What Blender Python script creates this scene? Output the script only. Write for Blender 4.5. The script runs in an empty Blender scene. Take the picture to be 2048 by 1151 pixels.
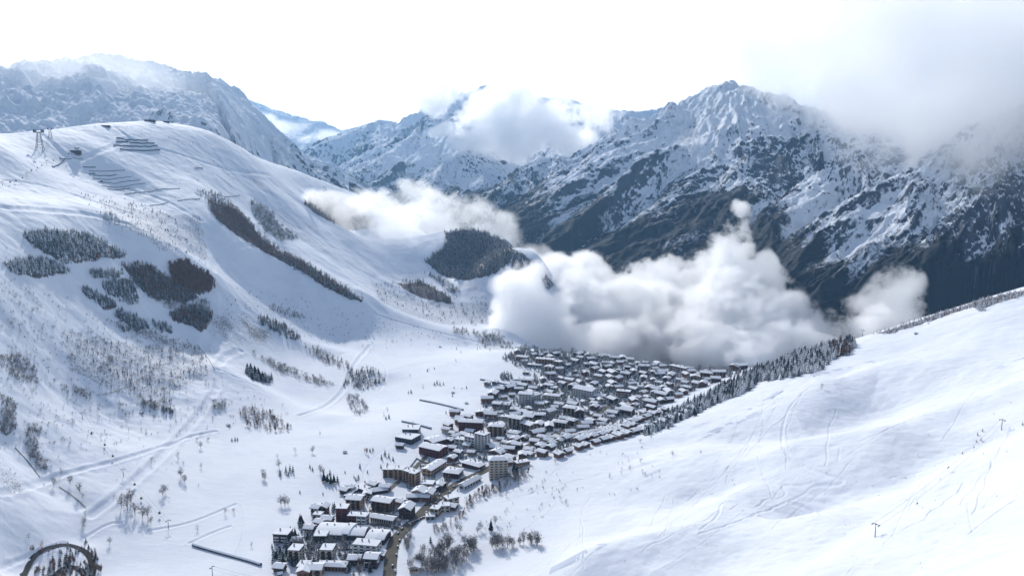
import bpy, math, random, os
import numpy as np
from mathutils import Vector, Matrix

# ------------------------------------------------------------------ camera, world, sun, exposure
S = bpy.context.scene
COL = S.collection
FX = 1600.0                  # focal length in photo pixels (photo 2048 wide)
HOR = 340.0                  # photo row of the horizon
CZ = 370.0                   # camera height above the valley floor
PITCH = math.atan((575.5 - HOR) / FX)
cam_d = bpy.data.cameras.new("camera"); cam = bpy.data.objects.new("camera", cam_d); COL.objects.link(cam)
cam_d.sensor_width = 36.0; cam_d.lens = 36.0 * FX / 2048.0
cam_d.clip_start = 1.0; cam_d.clip_end = 60000.0
cam.location = (0, 0, CZ); cam.rotation_euler = (math.pi / 2 - PITCH, 0, 0)
S.camera = cam
SUN_AZ = math.radians(-21.0)     # measured from +Y, negative = left
SUN_EL = math.radians(30.0)
sdir = Vector((math.sin(SUN_AZ) * math.cos(SUN_EL), math.cos(SUN_AZ) * math.cos(SUN_EL), math.sin(SUN_EL)))
sun_d = bpy.data.lights.new("sun", 'SUN'); sun = bpy.data.objects.new("sun", sun_d); COL.objects.link(sun)
sun_d.energy = 3.2; sun_d.angle = math.radians(0.6); sun_d.color = (1.0, 0.97, 0.93)
sun.rotation_euler = sdir.to_track_quat('Z', 'Y').to_euler(); sun.location = (0, 0, 3000)
S.view_settings.view_transform = 'Standard'; S.view_settings.look = 'None'
S.view_settings.gamma = 1.0; S.view_settings.exposure = 0.08
S.cycles.use_denoising = True
S.cycles.use_adaptive_sampling = True; S.cycles.adaptive_threshold = 0.02
S.cycles.max_bounces = 26; S.cycles.diffuse_bounces = 2; S.cycles.glossy_bounces = 1
S.cycles.volume_bounces = 24; S.cycles.transparent_max_bounces = 8
S.cycles.caustics_reflective = False; S.cycles.caustics_refractive = False
S.cycles.volume_step_rate = 1.0; S.cycles.volume_max_steps = 256

W = bpy.data.worlds.new("World"); S.world = W; W.use_nodes = True

class NT:
    """Small helper to write node trees as expressions."""
    def __init__(self, tree): self.t = tree
    def n(self, kind, **kw):
        nd = self.t.nodes.new(kind)
        for k, v in kw.items(): setattr(nd, k, v)
        return nd
    def put(self, sock, v):
        if isinstance(v, bpy.types.NodeSocket): self.t.links.new(v, sock)
        elif v is not None:
            if isinstance(v, (tuple, list)) and hasattr(sock, 'default_value') and len(sock.default_value) == 4 and len(v) == 3: v = (*v, 1)
            sock.default_value = v
    def math(self, op, a, b=None, c=None, clamp=False):
        nd = self.n('ShaderNodeMath', operation=op); nd.use_clamp = clamp
        for i, v in enumerate((a, b, c)):
            if v is not None: self.put(nd.inputs[i], v)
        return nd.outputs[0]
    def vmath(self, op, a, b=None):
        nd = self.n('ShaderNodeVectorMath', operation=op)
        self.put(nd.inputs[0], a)
        if b is not None: self.put(nd.inputs[1], b)
        return nd.outputs['Value' if op in ('DOT_PRODUCT', 'LENGTH', 'DISTANCE') else 'Vector']
    def step(self, v, a, b, lo=0.0, hi=1.0):
        nd = self.n('ShaderNodeMapRange', interpolation_type='SMOOTHSTEP')
        for i, x in enumerate((v, a, b, lo, hi)): self.put(nd.inputs[i], x)
        return nd.outputs[0]
    def mix(self, f, a, b):
        nd = self.n('ShaderNodeMix', data_type='RGBA')
        self.put(nd.inputs[0], f); self.put(nd.inputs[6], a); self.put(nd.inputs[7], b)
        return nd.outputs[2]
    def noise(self, vec, scale, detail=4, rough=0.55, dist=0.0, dim='3D'):
        nd = self.n('ShaderNodeTexNoise', noise_dimensions=dim)
        if vec is not None: self.put(nd.inputs['Vector'], vec)
        nd.inputs['Scale'].default_value = scale; nd.inputs['Detail'].default_value = detail
        nd.inputs['Roughness'].default_value = rough; nd.inputs['Distortion'].default_value = dist
        return nd.outputs[0]

def build_world():
    t = W.node_tree; t.nodes.clear(); N = NT(t)
    sky = N.n('ShaderNodeTexSky', sky_type='NISHITA'); sky.sun_disc = False
    sky.sun_elevation = SUN_EL; sky.sun_rotation = SUN_AZ; sky.altitude = 2000; sky.air_density = 1.0; sky.dust_density = 0.4; sky.ozone_density = 1.5
    skyc = N.vmath('MULTIPLY', sky.outputs[0], (0.125, 0.125, 0.125))
    tc = N.n('ShaderNodeTexCoord').outputs['Generated']
    d = N.vmath('NORMALIZE', tc)
    ds = N.vmath('DOT_PRODUCT', d, tuple(sdir))
    sx = N.n('ShaderNodeSeparateXYZ'); N.put(sx.inputs[0], d)
    nz = N.noise(N.vmath('MULTIPLY', d, (1, 1, 2.2)), 2.6, 7, 0.6, 0.3)
    # high cloud veil: thick towards the sun, breaking up overhead and behind
    hd = N.vmath('DOT_PRODUCT', d, (math.sin(0.05), math.cos(0.05), -0.75))
    veil = N.step(N.math('ADD', hd, N.math('MULTIPLY', N.math('SUBTRACT', nz, 0.5), 0.5)), 0.25, 0.60)
    veil = N.math('MAXIMUM', veil, N.math('MULTIPLY', N.step(nz, 0.42, 0.62), 0.28))
    grey = N.step(N.math('ADD', sx.outputs[0], N.math('MULTIPLY', N.math('SUBTRACT', nz, 0.5), 0.7)), 0.22, 0.62)
    bright = N.step(ds, 0.3, 1.0, 0.95, 1.5)
    white = N.mix(grey, (1.06, 1.055, 1.05), (0.74, 0.76, 0.82))
    vc = N.vmath('SCALE', white); vc.node.inputs['Scale'].default_value = 1.0
    N.t.links.new(bright, vc.node.inputs['Scale'])
    colr = N.mix(veil, skyc, vc)
    bg = N.n('ShaderNodeBackground'); N.put(bg.inputs[0], colr); bg.inputs[1].default_value = 1.0
    out = N.n('ShaderNodeOutputWorld'); t.links.new(bg.outputs[0], out.inputs[0])
    W.cycles.sampling_method = 'MANUAL'; W.cycles.sample_map_resolution = 512
build_world()

# ------------------------------------------------------------------ numeric helpers
def h2(ix, iy, seed):
    n = (ix.astype(np.int64) * 374761393 + iy.astype(np.int64) * 668265263 + seed * 974711) & 0xffffffff
    n = ((n ^ (n >> 13)) * 1274126177) & 0xffffffff
    return ((n ^ (n >> 16)) & 0xffff) / 65535.0
def vnoise(x, y, seed=0):
    ix = np.floor(x); iy = np.floor(y); fx = x - ix; fy = y - iy
    fx = fx * fx * fx * (fx * (fx * 6 - 15) + 10); fy = fy * fy * fy * (fy * (fy * 6 - 15) + 10)
    a = h2(ix, iy, seed); b = h2(ix + 1, iy, seed); c = h2(ix, iy + 1, seed); d = h2(ix + 1, iy + 1, seed)
    return (a + (b - a) * fx) * (1 - fy) + (c + (d - c) * fx) * fy
def fbm(x, y, L, octv=4, seed=0, gain=0.5, ridged=False, turn=True):
    s = 0; a = 1.0; tot = 0
    for o in range(octv):
        v = vnoise(x / L + 17.3 * o, y / L - 9.1 * o, seed + o * 7) * 2 - 1
        if ridged: v = 1 - 2 * np.abs(v)
        s = s + a * v; tot += a; a *= gain; L *= 0.5
        if turn: x, y = x * 0.8 - y * 0.6, x * 0.6 + y * 0.8
    return s / tot
def smooth(a, b, v):
    t = np.clip((v - a) / (b - a), 0, 1); return t * t * (3 - 2 * t)

cp, sp_ = math.cos(PITCH), math.sin(PITCH)
def ray(px, py):
    """Horizontal azimuth and tan(elevation) of the sight line through a photo pixel."""
    u = (px - 1024) / FX; v = -(py - 575.5) / FX
    X = u; Y = cp + v * sp_; Z = -sp_ + v * cp
    hr = np.sqrt(X * X + Y * Y)
    return np.arctan2(X, Y), Z / hr
def wp(px, py, d):
    az, te = ray(px, py); return np.array((d * math.sin(az), d * math.cos(az), CZ + d * te))
def project(P):
    P = np.asarray(P, float); X = P[..., 0]; Y = P[..., 1]; Z = P[..., 2] - CZ
    f = Y * cp - Z * sp_; v = Y * sp_ + Z * cp
    return 1024 + FX * X / f, 575.5 - FX * v / f

# ------------------------------------------------------------------ near terrain: control points (photo column, row, distance)
CT = []
def C_(px, py, d): az, te = ray(px, py); CT.append((az, math.log(d), CZ + d * te))
def Z_(px, py, z): az, te = ray(px, py); CT.append((az, math.log((z - CZ) / te), z))
def H_(px, d, z): az, te = ray(px, 600); CT.append((az, math.log(d), z))
# valley floor and town plateau
for px, py, z in [(780,1120,0),(780,1000,0),(640,1130,0),(640,1000,2),(500,1130,4),(400,1050,6),(900,900,0),(1000,800,0),(1100,860,0),
                  (1150,760,0),(1240,720,0),(1350,770,2),(900,830,2),(780,860,6),(1030,700,4),(1480,742,10),(980,960,2),(600,930,8)]: Z_(px, py, z)
for px in (-300, 300, 800, 1200): H_(px, 500, 0 if px > 0 else 25)
for px in (-300, 300, 800, 1300): H_(px, 240, 5 if px < 1200 else 60)
# left slopes
for px, py, d in [(0,1140,800),(150,1120,820),(0,1000,880),(150,950,960),(300,900,1050),(0,850,1010),(150,800,1150),(300,780,1230),(430,740,1320),(500,800,1250),(600,800,1330),
                  (0,650,1200),(150,640,1330),(300,640,1450),(400,620,1560),(0,480,1420),(100,460,1500),(0,415,1560),(200,430,1680),(330,500,1640),(430,566,1660),(440,640,1560),
                  (550,700,1560),(650,680,1680),(700,740,1500),(800,700,1680),(720,600,1900),(850,640,1950),(950,690,1800),(560,600,1780),(560,500,1980),(640,540,1960),
                  (450,420,2050),(350,400,1950),(250,380,1950),(100,370,1800),(0,350,1750),(100,320,1960),(0,291,1850),(100,262,2150),(200,246,2300),(330,245,2450),(440,270,2550),
                  (200,300,2100),(300,330,2150),(400,340,2250),(500,370,2350),(600,430,2350),(540,330,2700),(600,346,2850),(700,384,2950),(780,428,3000),(700,450,2700),
                  (700,520,2200),(800,560,2250),(800,480,2600),(900,550,2300),(860,470,2700),(900,458,2560),(960,458,2520),(1030,492,2420),(1090,545,2300),(1120,600,2150),(960,520,2380),(1000,600,2120),(950,620,2080),
                  (1020,660,1900),(-200,300,1700),(-200,500,1250),(-200,700,1050),(-200,1000,750)]: C_(px, py, d)
# behind the left ridge
for px, d, z in [(0,2500,330),(200,2900,380),(400,3000,380),(560,3300,260),(700,3500,120),(850,3300,50),(960,3100,-50),(1060,2900,-200),(1150,2600,-350),(-200,2400,330)]: H_(px, d, z)
# the gorge beyond the town
for px, d, z in [(1100,2000,-120),(1250,1850,-110),(1400,1800,-110),(1550,1950,-110),(1750,2050,-90),(1250,2300,-330),(1500,2300,-330),(1800,2500,-300),(2048,2500,-200),(2300,2500,-150),(1100,2400,-320),
                 (1300,3500,-520),(1700,3500,-520),(2100,3500,-450),(1000,3600,-400),(600,4000,0),(200,4000,330),(-200,3600,330)]: H_(px, d, z)
# right slope
for px, py, d in [(1040,930,940),(900,1060,790),(960,1130,720),(1150,880,1020),(1280,858,1080),(1400,810,1170),(1510,762,1270),(1610,720,1340),(1710,682,1400),(1760,664,1420),(1830,640,1440),(1950,606,1460),(2048,578,1480),(2200,535,1500),
                  (1200,960,860),(1300,900,930),(1400,900,880),(1500,850,960),(1600,800,1040),(1700,760,1110),(1800,740,1120),(1850,780,1010),(1950,700,1130),(2048,660,1170),
                  (1200,1130,640),(1400,1050,680),(1400,1140,590),(1600,1000,690),(1600,1140,540),(1800,1140,490),(1750,1050,570),(2048,1140,430),(1700,900,810),(1850,870,800),(1950,820,850),(2048,800,820),(1900,980,620),(2048,900,660),
                  (2200,900,560),(2200,1140,380),(2200,700,950)]: C_(px, py, d)
for px, d, z in [(1600,300,150),(2048,260,220),(2400,260,290)]: H_(px, d, z)
CT = np.array(CT)
KX = 1.0
def _phi(r2): return 0.5 * r2 * np.log(np.maximum(r2, 1e-12))
def tps_fit(P, z, lam=1e-4):
    n = len(P); d2 = ((P[:, None] - P[None]) ** 2).sum(-1)
    A = np.zeros((n + 3, n + 3)); A[:n, :n] = _phi(d2) + lam * np.eye(n)
    A[:n, n] = 1; A[:n, n + 1:] = P; A[n, :n] = 1; A[n + 1:, :n] = P.T
    return np.linalg.solve(A, np.concatenate([z, np.zeros(3)]))
Pn = CT[:, :2]; Wn = tps_fit(Pn, CT[:, 2], 2e-4)
AZ0, AZ1 = math.radians(-40), math.radians(40)
LR0, LR1 = math.log(200.0), math.log(4200.0)
CA, CR = 260, 260
cA = np.linspace(AZ0, AZ1, CA); cR = np.linspace(LR0, LR1, CR)
_g = np.stack(np.meshgrid(cA, cR, indexing='ij'), -1).reshape(-1, 2)
_r2 = ((_g[:, None] - Pn[None]) ** 2).sum(-1)
COARSE = (_phi(_r2) @ Wn[:len(Pn)] + Wn[len(Pn)] + _g @ Wn[len(Pn) + 1:]).reshape(CA, CR)
def coarse_z(az, lr):
    i = np.clip((az - AZ0) / (AZ1 - AZ0) * (CA - 1), 0, CA - 1.001); j = np.clip((lr - LR0) / (LR1 - LR0) * (CR - 1), 0, CR - 1.001)
    a = i.astype(int); b = j.astype(int); u = i - a; v = j - b
    def cub(t): return t
    G = COARSE
    return (G[a, b] * (1 - u) + G[a + 1, b] * u) * (1 - v) + (G[a, b + 1] * (1 - u) + G[a + 1, b + 1] * u) * v

# line features on the snow: (photo polyline, half width m, height m, kind); negative height = groove
def ground_at(pts, z_fn, iters=6):
    """Photo pixels to ground points by marching the sight line over the height field."""
    pts = np.atleast_2d(np.asarray(pts, float)); az, te = ray(pts[:, 0], pts[:, 1])
    lr = np.linspace(LR0 + 0.2, LR1, 900)
    D = np.exp(lr)[None, :] * np.ones((len(pts), 1)); A = az[:, None] * np.ones_like(D)
    zt = z_fn(D * np.sin(A), D * np.cos(A)); zr = CZ + D * te[:, None]
    below = zr < zt; k = below.argmax(1); k = np.where(below.any(1), k, 899); k = np.maximum(k, 1)
    r = np.arange(len(pts)); g0 = (zr - zt)[r, k - 1]; g1 = (zr - zt)[r, k]
    t = np.clip(g0 / np.maximum(g0 - g1, 1e-6), 0, 1); d = D[r, k - 1] * (1 - t) + D[r, k] * t
    x = d * np.sin(az); y = d * np.cos(az)
    return np.stack([x, y, z_fn(x, y)], 1)
def base_z(x, y):
    x = np.asarray(x, float); y = np.asarray(y, float)
    return coarse_z(np.arctan2(x, y), np.log(np.maximum(np.hypot(x, y), 150.0)))
def rolling(x, y):
    """Medium relief: gullies and rolls, weak on the valley floor."""
    z = base_z(x, y); r = np.hypot(x, y)
    right = smooth(-150, 150, x - 0.28 * y - 0)          # right-hand slope
    m = 0.06 + 0.94 * smooth(8, 60, np.abs(z))
    up = 1 - 0.65 * smooth(230, 400, z)
    gx = x * 0.86 - y * 0.5; gy = x * 0.5 + y * 0.86          # left slopes fall to the lower right
    gy = gy + 30 * fbm(x, y, 260, 2, 77)
    left = up * 12 * fbm(gx * 0.55, gy, 150, 3, 3, 0.45, False, False) + up * 4.0 * fbm(gx * 0.5, gy, 52, 3, 9, 0.5, False, False) + 1.1 * fbm(x, y, 16, 2, 21)
    rt = 10 * fbm(x + 40 * fbm(x, y, 160, 2, 5), y * 0.85, 150, 2, 31) + 1.5 * fbm(x, y, 48, 4, 41)
    return z + m * (left * (1 - right) + rt * right) * smooth(200, 600, r) ** 0.5
def seg_dist(x, y, P):
    best = np.full(x.shape, 1e9)
    for (ax, ay), (bx, by) in zip(P[:-1], P[1:]):
        dx, dy = bx - ax, by - ay; L2 = dx * dx + dy * dy + 1e-9
        t = np.clip(((x - ax) * dx + (y - ay) * dy) / L2, 0, 1)
        best = np.minimum(best, (x - ax - t * dx) ** 2 + (y - ay - t * dy) ** 2)
    return np.sqrt(best)
BROAD = [  # crests (+) and hollows (-) as (photo polyline, sigma m, height m)
 ([(0,415),(200,432),(330,505),(430,568)], 42, 13), ([(430,568),(450,640),(430,735)], 30, 7),
 ([(395,385),(450,470),(560,535),(720,603)], 45, 14), ([(740,605),(850,650),(960,680)], 26, 8),
 ([(610,690),(700,705),(765,750)], 24, 6), ([(450,745),(560,800),(650,835)], 24, 6), ([(560,600),(640,640),(700,700)], 25, -5),
 ([(150,560),(260,660),(400,740)], 40, -8), ([(0,870),(85,945),(175,1015),(168,1060)], 16, -7), ([(0,640),(90,720),(180,800)], 50, -9),
 ([(480,560),(600,640),(720,660)], 40, -8), ([(560,420),(700,530),(820,600)], 50, -10), ([(230,320),(400,350),(560,400)], 50, 8),
 ([(0,310),(150,330),(300,390)], 50, -8), ([(0,520),(120,620)], 40, 6),
 ([(1530,762),(1650,778),(1760,752),(1850,752)], 34, 13), ([(1500,860),(1620,850),(1740,815)], 30, -15),
 ([(1180,1120),(1390,1070),(1480,985)], 22, 9), ([(1400,985),(1500,960),(1600,990)], 24, -10), ([(1460,1110),(1600,1090),(1690,1060)], 22, -9),
 ([(1590,905),(1750,880),(1880,835),(2048,780)], 28, 12), ([(1640,985),(1800,940),(1900,880),(2048,830)], 26, -14), ([(1640,1030),(1800,1040),(2048,1120)], 20, 4),
 ([(1300,900),(1420,860),(1540,790)], 30, -4), ([(1780,700),(1900,660),(2048,640)], 40, -5),
]
TRACK = [  # groomed ways and ski tracks: (photo polyline, half width m, depth m)
 ([(0,985),(60,972),(130,946),(230,922),(300,900),(340,888),(380,872),(430,862)], 3.0, .9),
 ([(182,1030),(230,995),(275,955),(330,905),(362,870),(392,838),(418,800),(440,765),(432,735),(450,712),(480,700)], 4.5, 1.0),
 ([(432,735),(470,752),(520,775)], 2.0, .8), ([(168,1076),(215,1046),(240,1044)], 1.8, .6), ([(300,1060),(370,1048),(420,1030),(470,1008)], 2.0, .6),
 ([(380,1085),(430,1062),(460,1052)], 1.8, .5), ([(0,1135),(60,1110),(130,1085)], 2, .6),
 ([(405,700),(420,660),(445,640),(450,600),(430,570)], 6, .8), ([(480,700),(470,670),(452,650)], 6, .8), ([(600,830),(650,815),(690,780),(700,740),(740,690)], 3.5, .9),
 ([(425,560),(430,510),(470,490),(520,492)], 4, .8), ([(520,492),(600,500),(680,540)], 3, .5),
 ([(0,415),(90,420),(180,428),(250,446)], 5, 1.2), ([(0,360),(90,370),(180,400),(270,430)], 4, .8), ([(150,322),(210,300),(260,275)], 5, 1.0), ([(85,270),(130,310),(155,335)], 5, 1.0),
 ([(230,255),(270,285),(350,305),(450,340),(540,350)], 5, 1.0), ([(200,352),(260,380),(330,400),(400,440)], 5, .8), ([(560,560),(640,575),(720,570)], 3, .7),
 ([(740,625),(820,650),(900,670),(980,690)], 3, .7), ([(720,760),(800,735),(870,720),(930,735)], 2, .5), ([(740,700),(780,740),(760,780)], 2, .5),
 ([(1040,1151),(1100,1110),(1160,1085),(1200,1072)], 1.2, .5), ([(1140,1151),(1190,1100),(1225,1075)], 1.2, .5),
 ([(1400,1058),(1440,1030),(1440,1005),(1470,1000),(1500,1015),(1520,1010),(1530,996),(1560,998),(1575,985),(1562,972),(1570,968),(1600,972),(1625,965)], 1.6, .7),
 ([(1400,1066),(1470,1045),(1560,1008),(1600,995),(1630,968),(1680,972),(1690,960),(1640,945),(1600,930),(1570,905),(1562,880),(1570,830),(1590,800),(1622,770)], 2.0, .7),
 ([(1590,892),(1680,892),(1760,868),(1830,832),(1880,810)], 1.6, .7), ([(1680,895),(1675,930),(1700,905),(1790,850)], 1.3, .4),
 ([(1580,1005),(1650,1030),(1740,1055),(1830,1075),(1920,1095),(2048,1150)], 2.2, .8), ([(1600,1000),(1700,1010),(1830,1035),(1960,1045)], 2.5, .5),
 ([(1690,1065),(1705,1075),(1750,1090),(1800,1098),(1785,1094)], 1.2, .5), ([(1705,1110),(1740,1120),(1748,1130),(1710,1128),(1690,1151)], 1.0, .5),
 ([(1330,870),(1420,830),(1500,790),(1560,755)], .8, .5), ([(1400,880),(1490,840),(1560,800),(1600,770),(1640,745)], 1.2, .6), ([(1420,882),(1530,823)], .8, .5), ([(1570,800),(1650,770),(1740,740),(1755,720)], 1.0, .6), ([(1900,760),(2000,740),(2048,715)], 1.5, .7), ([(2010,740),(2048,722)], 1, .5),
 ([(1940,1065),(1985,1030),(2030,1000)], 1.6, .7), ([(1935,1005),(1940,1040),(1945,1060)], .8, .4), ([(2030,940),(2048,980)], .8, .5),
 ([(1120,1060),(1250,1050),(1400,1050)], 1.5, .4), ([(1300,1151),(1400,1090),(1490,1020)], .9, .4), ([(1240,1030),(1330,1000),(1400,985)], .8, .5),
 ([(1000,1005),(1150,960),(1200,950)], .7, .4), ([(1750,600),(1850,640),(1900,700)], .8, .3), ([(1640,735),(1700,735),(1790,700),(1830,705)], 1.2, .6),
 ([(1960,620),(1975,640),(1985,665),(1930,672)], .8, .4), ([(470,1110),(490,1060),(480,1010)], .7, .4), ([(760,1000),(720,960),(740,920),(790,880)], .8, .3),
]
_tr = random.Random(11)
for _i in range(46):
    _x = _tr.uniform(1100, 2040); _y = _tr.uniform(700 + max(0, 1500 - _x) * .45, 1080); _p = [(_x, _y)]; _a = _tr.uniform(1.9, 2.7); _wv = _tr.uniform(0, .35)
    for _k in range(_tr.randint(4, 9)):
        _a += _tr.gauss(0, .16); _b = _a + _wv * (1 if _k % 2 else -1); _p.append((_p[-1][0] + 26 * math.cos(_b), _p[-1][1] + 20 * math.sin(_b)))
    if max(q[1] for q in _p) < 1145 and min(q[0] for q in _p) > 1010: TRACK.append((_p, _tr.uniform(.6, 1.1), _tr.uniform(.4, .8)))
_BW = [(ground_at(p, rolling)[:, :2], s, h) for p, s, h in BROAD]
def mid_z(x, y):
    x = np.asarray(x, float); y = np.asarray(y, float); z = rolling(x, y)
    for P, s, h in _BW:
        m = (x > P[:, 0].min() - 4.5 * s) & (x < P[:, 0].max() + 4.5 * s) & (y > P[:, 1].min() - 4.5 * s) & (y < P[:, 1].max() + 4.5 * s)
        if m.any():
            dd = seg_dist(x[m], y[m], P)
            z[m] = z[m] + h * np.exp(-0.5 * (dd / s) ** 2)
    return z
def chaikin(p, n=2):
    p = np.asarray(p, float)
    for _ in range(n):
        q = np.empty((len(p) * 2, 2)); q[0] = p[0]; q[-1] = p[-1]
        q[1:-1:2] = p[:-1] * .75 + p[1:] * .25; q[2:-1:2] = p[:-1] * .25 + p[1:] * .75; p = q
    return p
_TW = [(ground_at(chaikin(p), mid_z)[:, :2], w * (.75 if p[0][0] > 1000 else 1.15), h * (.7 if p[0][0] > 1000 else 1.3)) for p, w, h in TRACK]
FLAT = []    # pads under the buildings: (x, y, radius, z)
def land_z(x, y, tracks=True):
    x = np.asarray(x, float); y = np.asarray(y, float); z = mid_z(x, y)
    if tracks:
        for P, w, h in _TW:
            r = 4 * w
            m = (x > P[:, 0].min() - r) & (x < P[:, 0].max() + r) & (y > P[:, 1].min() - r) & (y < P[:, 1].max() + r)
            if m.any():
                d = seg_dist(x[m], y[m], P)
                z[m] = z[m] - h * np.exp(-(d / w) ** 4) + 0.45 * h * np.exp(-((d - 1.7 * w) / (0.6 * w)) ** 2)
    return z
def on_land(pts, dz=0.0):
    P = ground_at(pts, mid_z); P[:, 2] = land_z(P[:, 0], P[:, 1]) + dz; return P

# ------------------------------------------------------------------ materials
def new_mat(name, rough=0.8):
    m = bpy.data.materials.new(name); m.use_nodes = True
    b = m.node_tree.nodes['Principled BSDF']; b.inputs['Roughness'].default_value = rough
    b.inputs['Specular IOR Level'].default_value = 0.25
    return m, NT(m.node_tree), b
def plain(name, colr, rough=0.8, var=0.25, scale=0.6, snow=0.0):
    """A painted or rendered surface with blotchy variation; snow = amount of snow lying on its upward faces."""
    m, N, b = new_mat(name, rough)
    g = N.n('ShaderNodeNewGeometry')
    oi = N.n('ShaderNodeObjectInfo').outputs['Random']
    nz = N.noise(g.outputs['Position'], scale, 4)
    k = N.math('ADD', N.math('MULTIPLY', N.math('SUBTRACT', nz, 0.5), 2 * var), N.math('MULTIPLY', N.math('SUBTRACT', oi, 0.5), var))
    c = N.vmath('SCALE', (*colr,)[:3]); c.node.inputs['Scale'].default_value = 1; N.t.links.new(N.math('ADD', k, 1.0), c.node.inputs['Scale'])
    if snow > 0:
        sx = N.n('ShaderNodeSeparateXYZ'); N.put(sx.inputs[0], g.outputs['Normal'])
        n2 = N.noise(g.outputs['Position'], 1.3, 3)
        f = N.step(N.math('ADD', sx.outputs[2], N.math('MULTIPLY', N.math('SUBTRACT', n2, 0.5), 1.2)), 1.0 - snow, 1.25 - snow)
        c = N.mix(f, c, (0.80, 0.82, 0.85))
    N.put(b.inputs['Base Color'], c)
    return m

def snow_material():
    m, N, b = new_mat("snow_ground", 0.75)
    g = N.n('ShaderNodeNewGeometry').outputs['Position']
    scr = N.n('ShaderNodeAttribute', attribute_name='scrub').outputs['Fac']
    n1 = N.noise(g, 0.5, 6, 0.72); n2 = N.noise(g, 0.02, 5, 0.6)
    spots = N.step(N.math('ADD', n1, N.math('MULTIPLY', scr, 0.35)), 0.72, 0.82)
    wide = N.step(n2, 0.45, 0.62)
    f = N.math('MULTIPLY', spots, N.math('ADD', 0.45, N.math('MULTIPLY', scr, 0.6)), clamp=True)
    tint = N.mix(wide, (0.83, 0.85, 0.89), (0.78, 0.805, 0.86))
    c = N.mix(f, tint, (0.12, 0.095, 0.085))
    N.put(b.inputs['Base Color'], c)
    bm = N.n('ShaderNodeBump'); bm.inputs['Strength'].default_value = 0.6; bm.inputs['Distance'].default_value = 1.0
    mp = N.n('ShaderNodeMapping'); N.put(mp.inputs[0], g); mp.inputs['Rotation'].default_value = (0, 0, 0.6); mp.inputs['Scale'].default_value = (0.35, 1.0, 1)
    hgt = N.math('ADD', N.math('MULTIPLY', N.noise(mp.outputs[0], 0.11, 6, 0.62), 1.1), N.math('MULTIPLY', N.noise(g, 0.8, 4, 0.6), 0.22))
    N.put(bm.inputs['Height'], hgt); N.put(b.inputs['Normal'], bm.outputs[0])
    return m
def mountain_material():
    m, N, b = new_mat("mountain_rock_and_snow", 0.85)
    g = N.n('ShaderNodeNewGeometry').outputs['Position']
    rock = N.n('ShaderNodeAttribute', attribute_name='rock').outputs['Fac']
    wood = N.n('ShaderNodeAttribute', attribute_name='wood').outputs['Fac']
    mp = N.n('ShaderNodeMapping'); N.put(mp.inputs[0], g); mp.inputs['Scale'].default_value = (1, 1, 0.55)
    fc = N.n('ShaderNodeCombineXYZ'); N.put(fc.inputs[0], N.n('ShaderNodeAttribute', attribute_name='fu').outputs['Fac']); N.put(fc.inputs[1], N.n('ShaderNodeAttribute', attribute_name='fv').outputs['Fac'])
    nf = N.noise(fc.outputs[0], 0.045, 7, 0.72)
    n1 = N.math('ADD', N.math('MULTIPLY', N.noise(mp.outputs[0], 0.035, 9, 0.78), 0.5), N.math('MULTIPLY', nf, 0.5))
    n2 = N.math('ADD', N.math('MULTIPLY', N.noise(mp.outputs[0], 0.06, 6, 0.75), 0.5), N.math('MULTIPLY', nf, 0.5)); n3 = N.noise(g, 0.004, 4)
    fr = N.step(N.math('ADD', rock, N.math('MULTIPLY', N.math('SUBTRACT', n1, 0.5), 2.7)), 0.42, 0.62)
    fw = N.step(N.math('ADD', wood, N.math('MULTIPLY', N.math('SUBTRACT', n2, 0.5), 1.9)), 0.35, 0.65)
    rc = N.mix(N.noise(g, 0.03, 5), (0.028, 0.036, 0.055), (0.085, 0.095, 0.12))
    wc = N.mix(N.noise(g, 0.06, 4), (0.005, 0.008, 0.012), (0.011, 0.016, 0.022))
    snow = N.mix(n3, (0.74, 0.77, 0.83), (0.82, 0.84, 0.87))
    c = N.mix(fw, N.mix(fr, snow, rc), wc)
    N.put(b.inputs['Base Color'], c)
    bm = N.n('ShaderNodeBump'); bm.inputs['Strength'].default_value = 0.8; bm.inputs['Distance'].default_value = 8.0
    N.put(bm.inputs['Height'], N.math('ADD', n1, N.math('MULTIPLY', n2, 0.5))); N.put(b.inputs['Normal'], bm.outputs[0])
    return m
M = {'snow': snow_material(), 'mount': mountain_material()}

def grid_mesh(name, X, Y, Z, mat, attrs=None, drop=None):
    na, nr = X.shape
    me = bpy.data.meshes.new(name)
    co = np.stack([X, Y, Z], -1).reshape(-1, 3).astype(np.float32)
    i = np.arange(na * nr, dtype=np.int32).reshape(na, nr)
    q = np.stack([i[:-1, :-1], i[1:, :-1], i[1:, 1:], i[:-1, 1:]], -1).reshape(-1, 4)
    if drop is not None: q = q[~drop[:-1, :-1].ravel()]
    q = q[:, ::-1]
    me.vertices.add(len(co)); me.vertices.foreach_set('co', co.ravel())
    me.loops.add(q.size); me.loops.foreach_set('vertex_index', np.ascontiguousarray(q).ravel())
    me.polygons.add(len(q)); me.polygons.foreach_set('loop_start', np.arange(0, q.size, 4, dtype=np.int32))
    me.polygons.foreach_set('use_smooth', np.ones(len(q), bool))
    for k, v in (attrs or {}).items():
        a = me.attributes.new(k, 'FLOAT', 'POINT'); a.data.foreach_set('value', v.astype(np.float32).ravel())
    me.update(calc_edges=True); me.materials.append(mat)
    o = bpy.data.objects.new(name, me); COL.objects.link(o); o['kind'] = 'structure'
    return o

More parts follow.
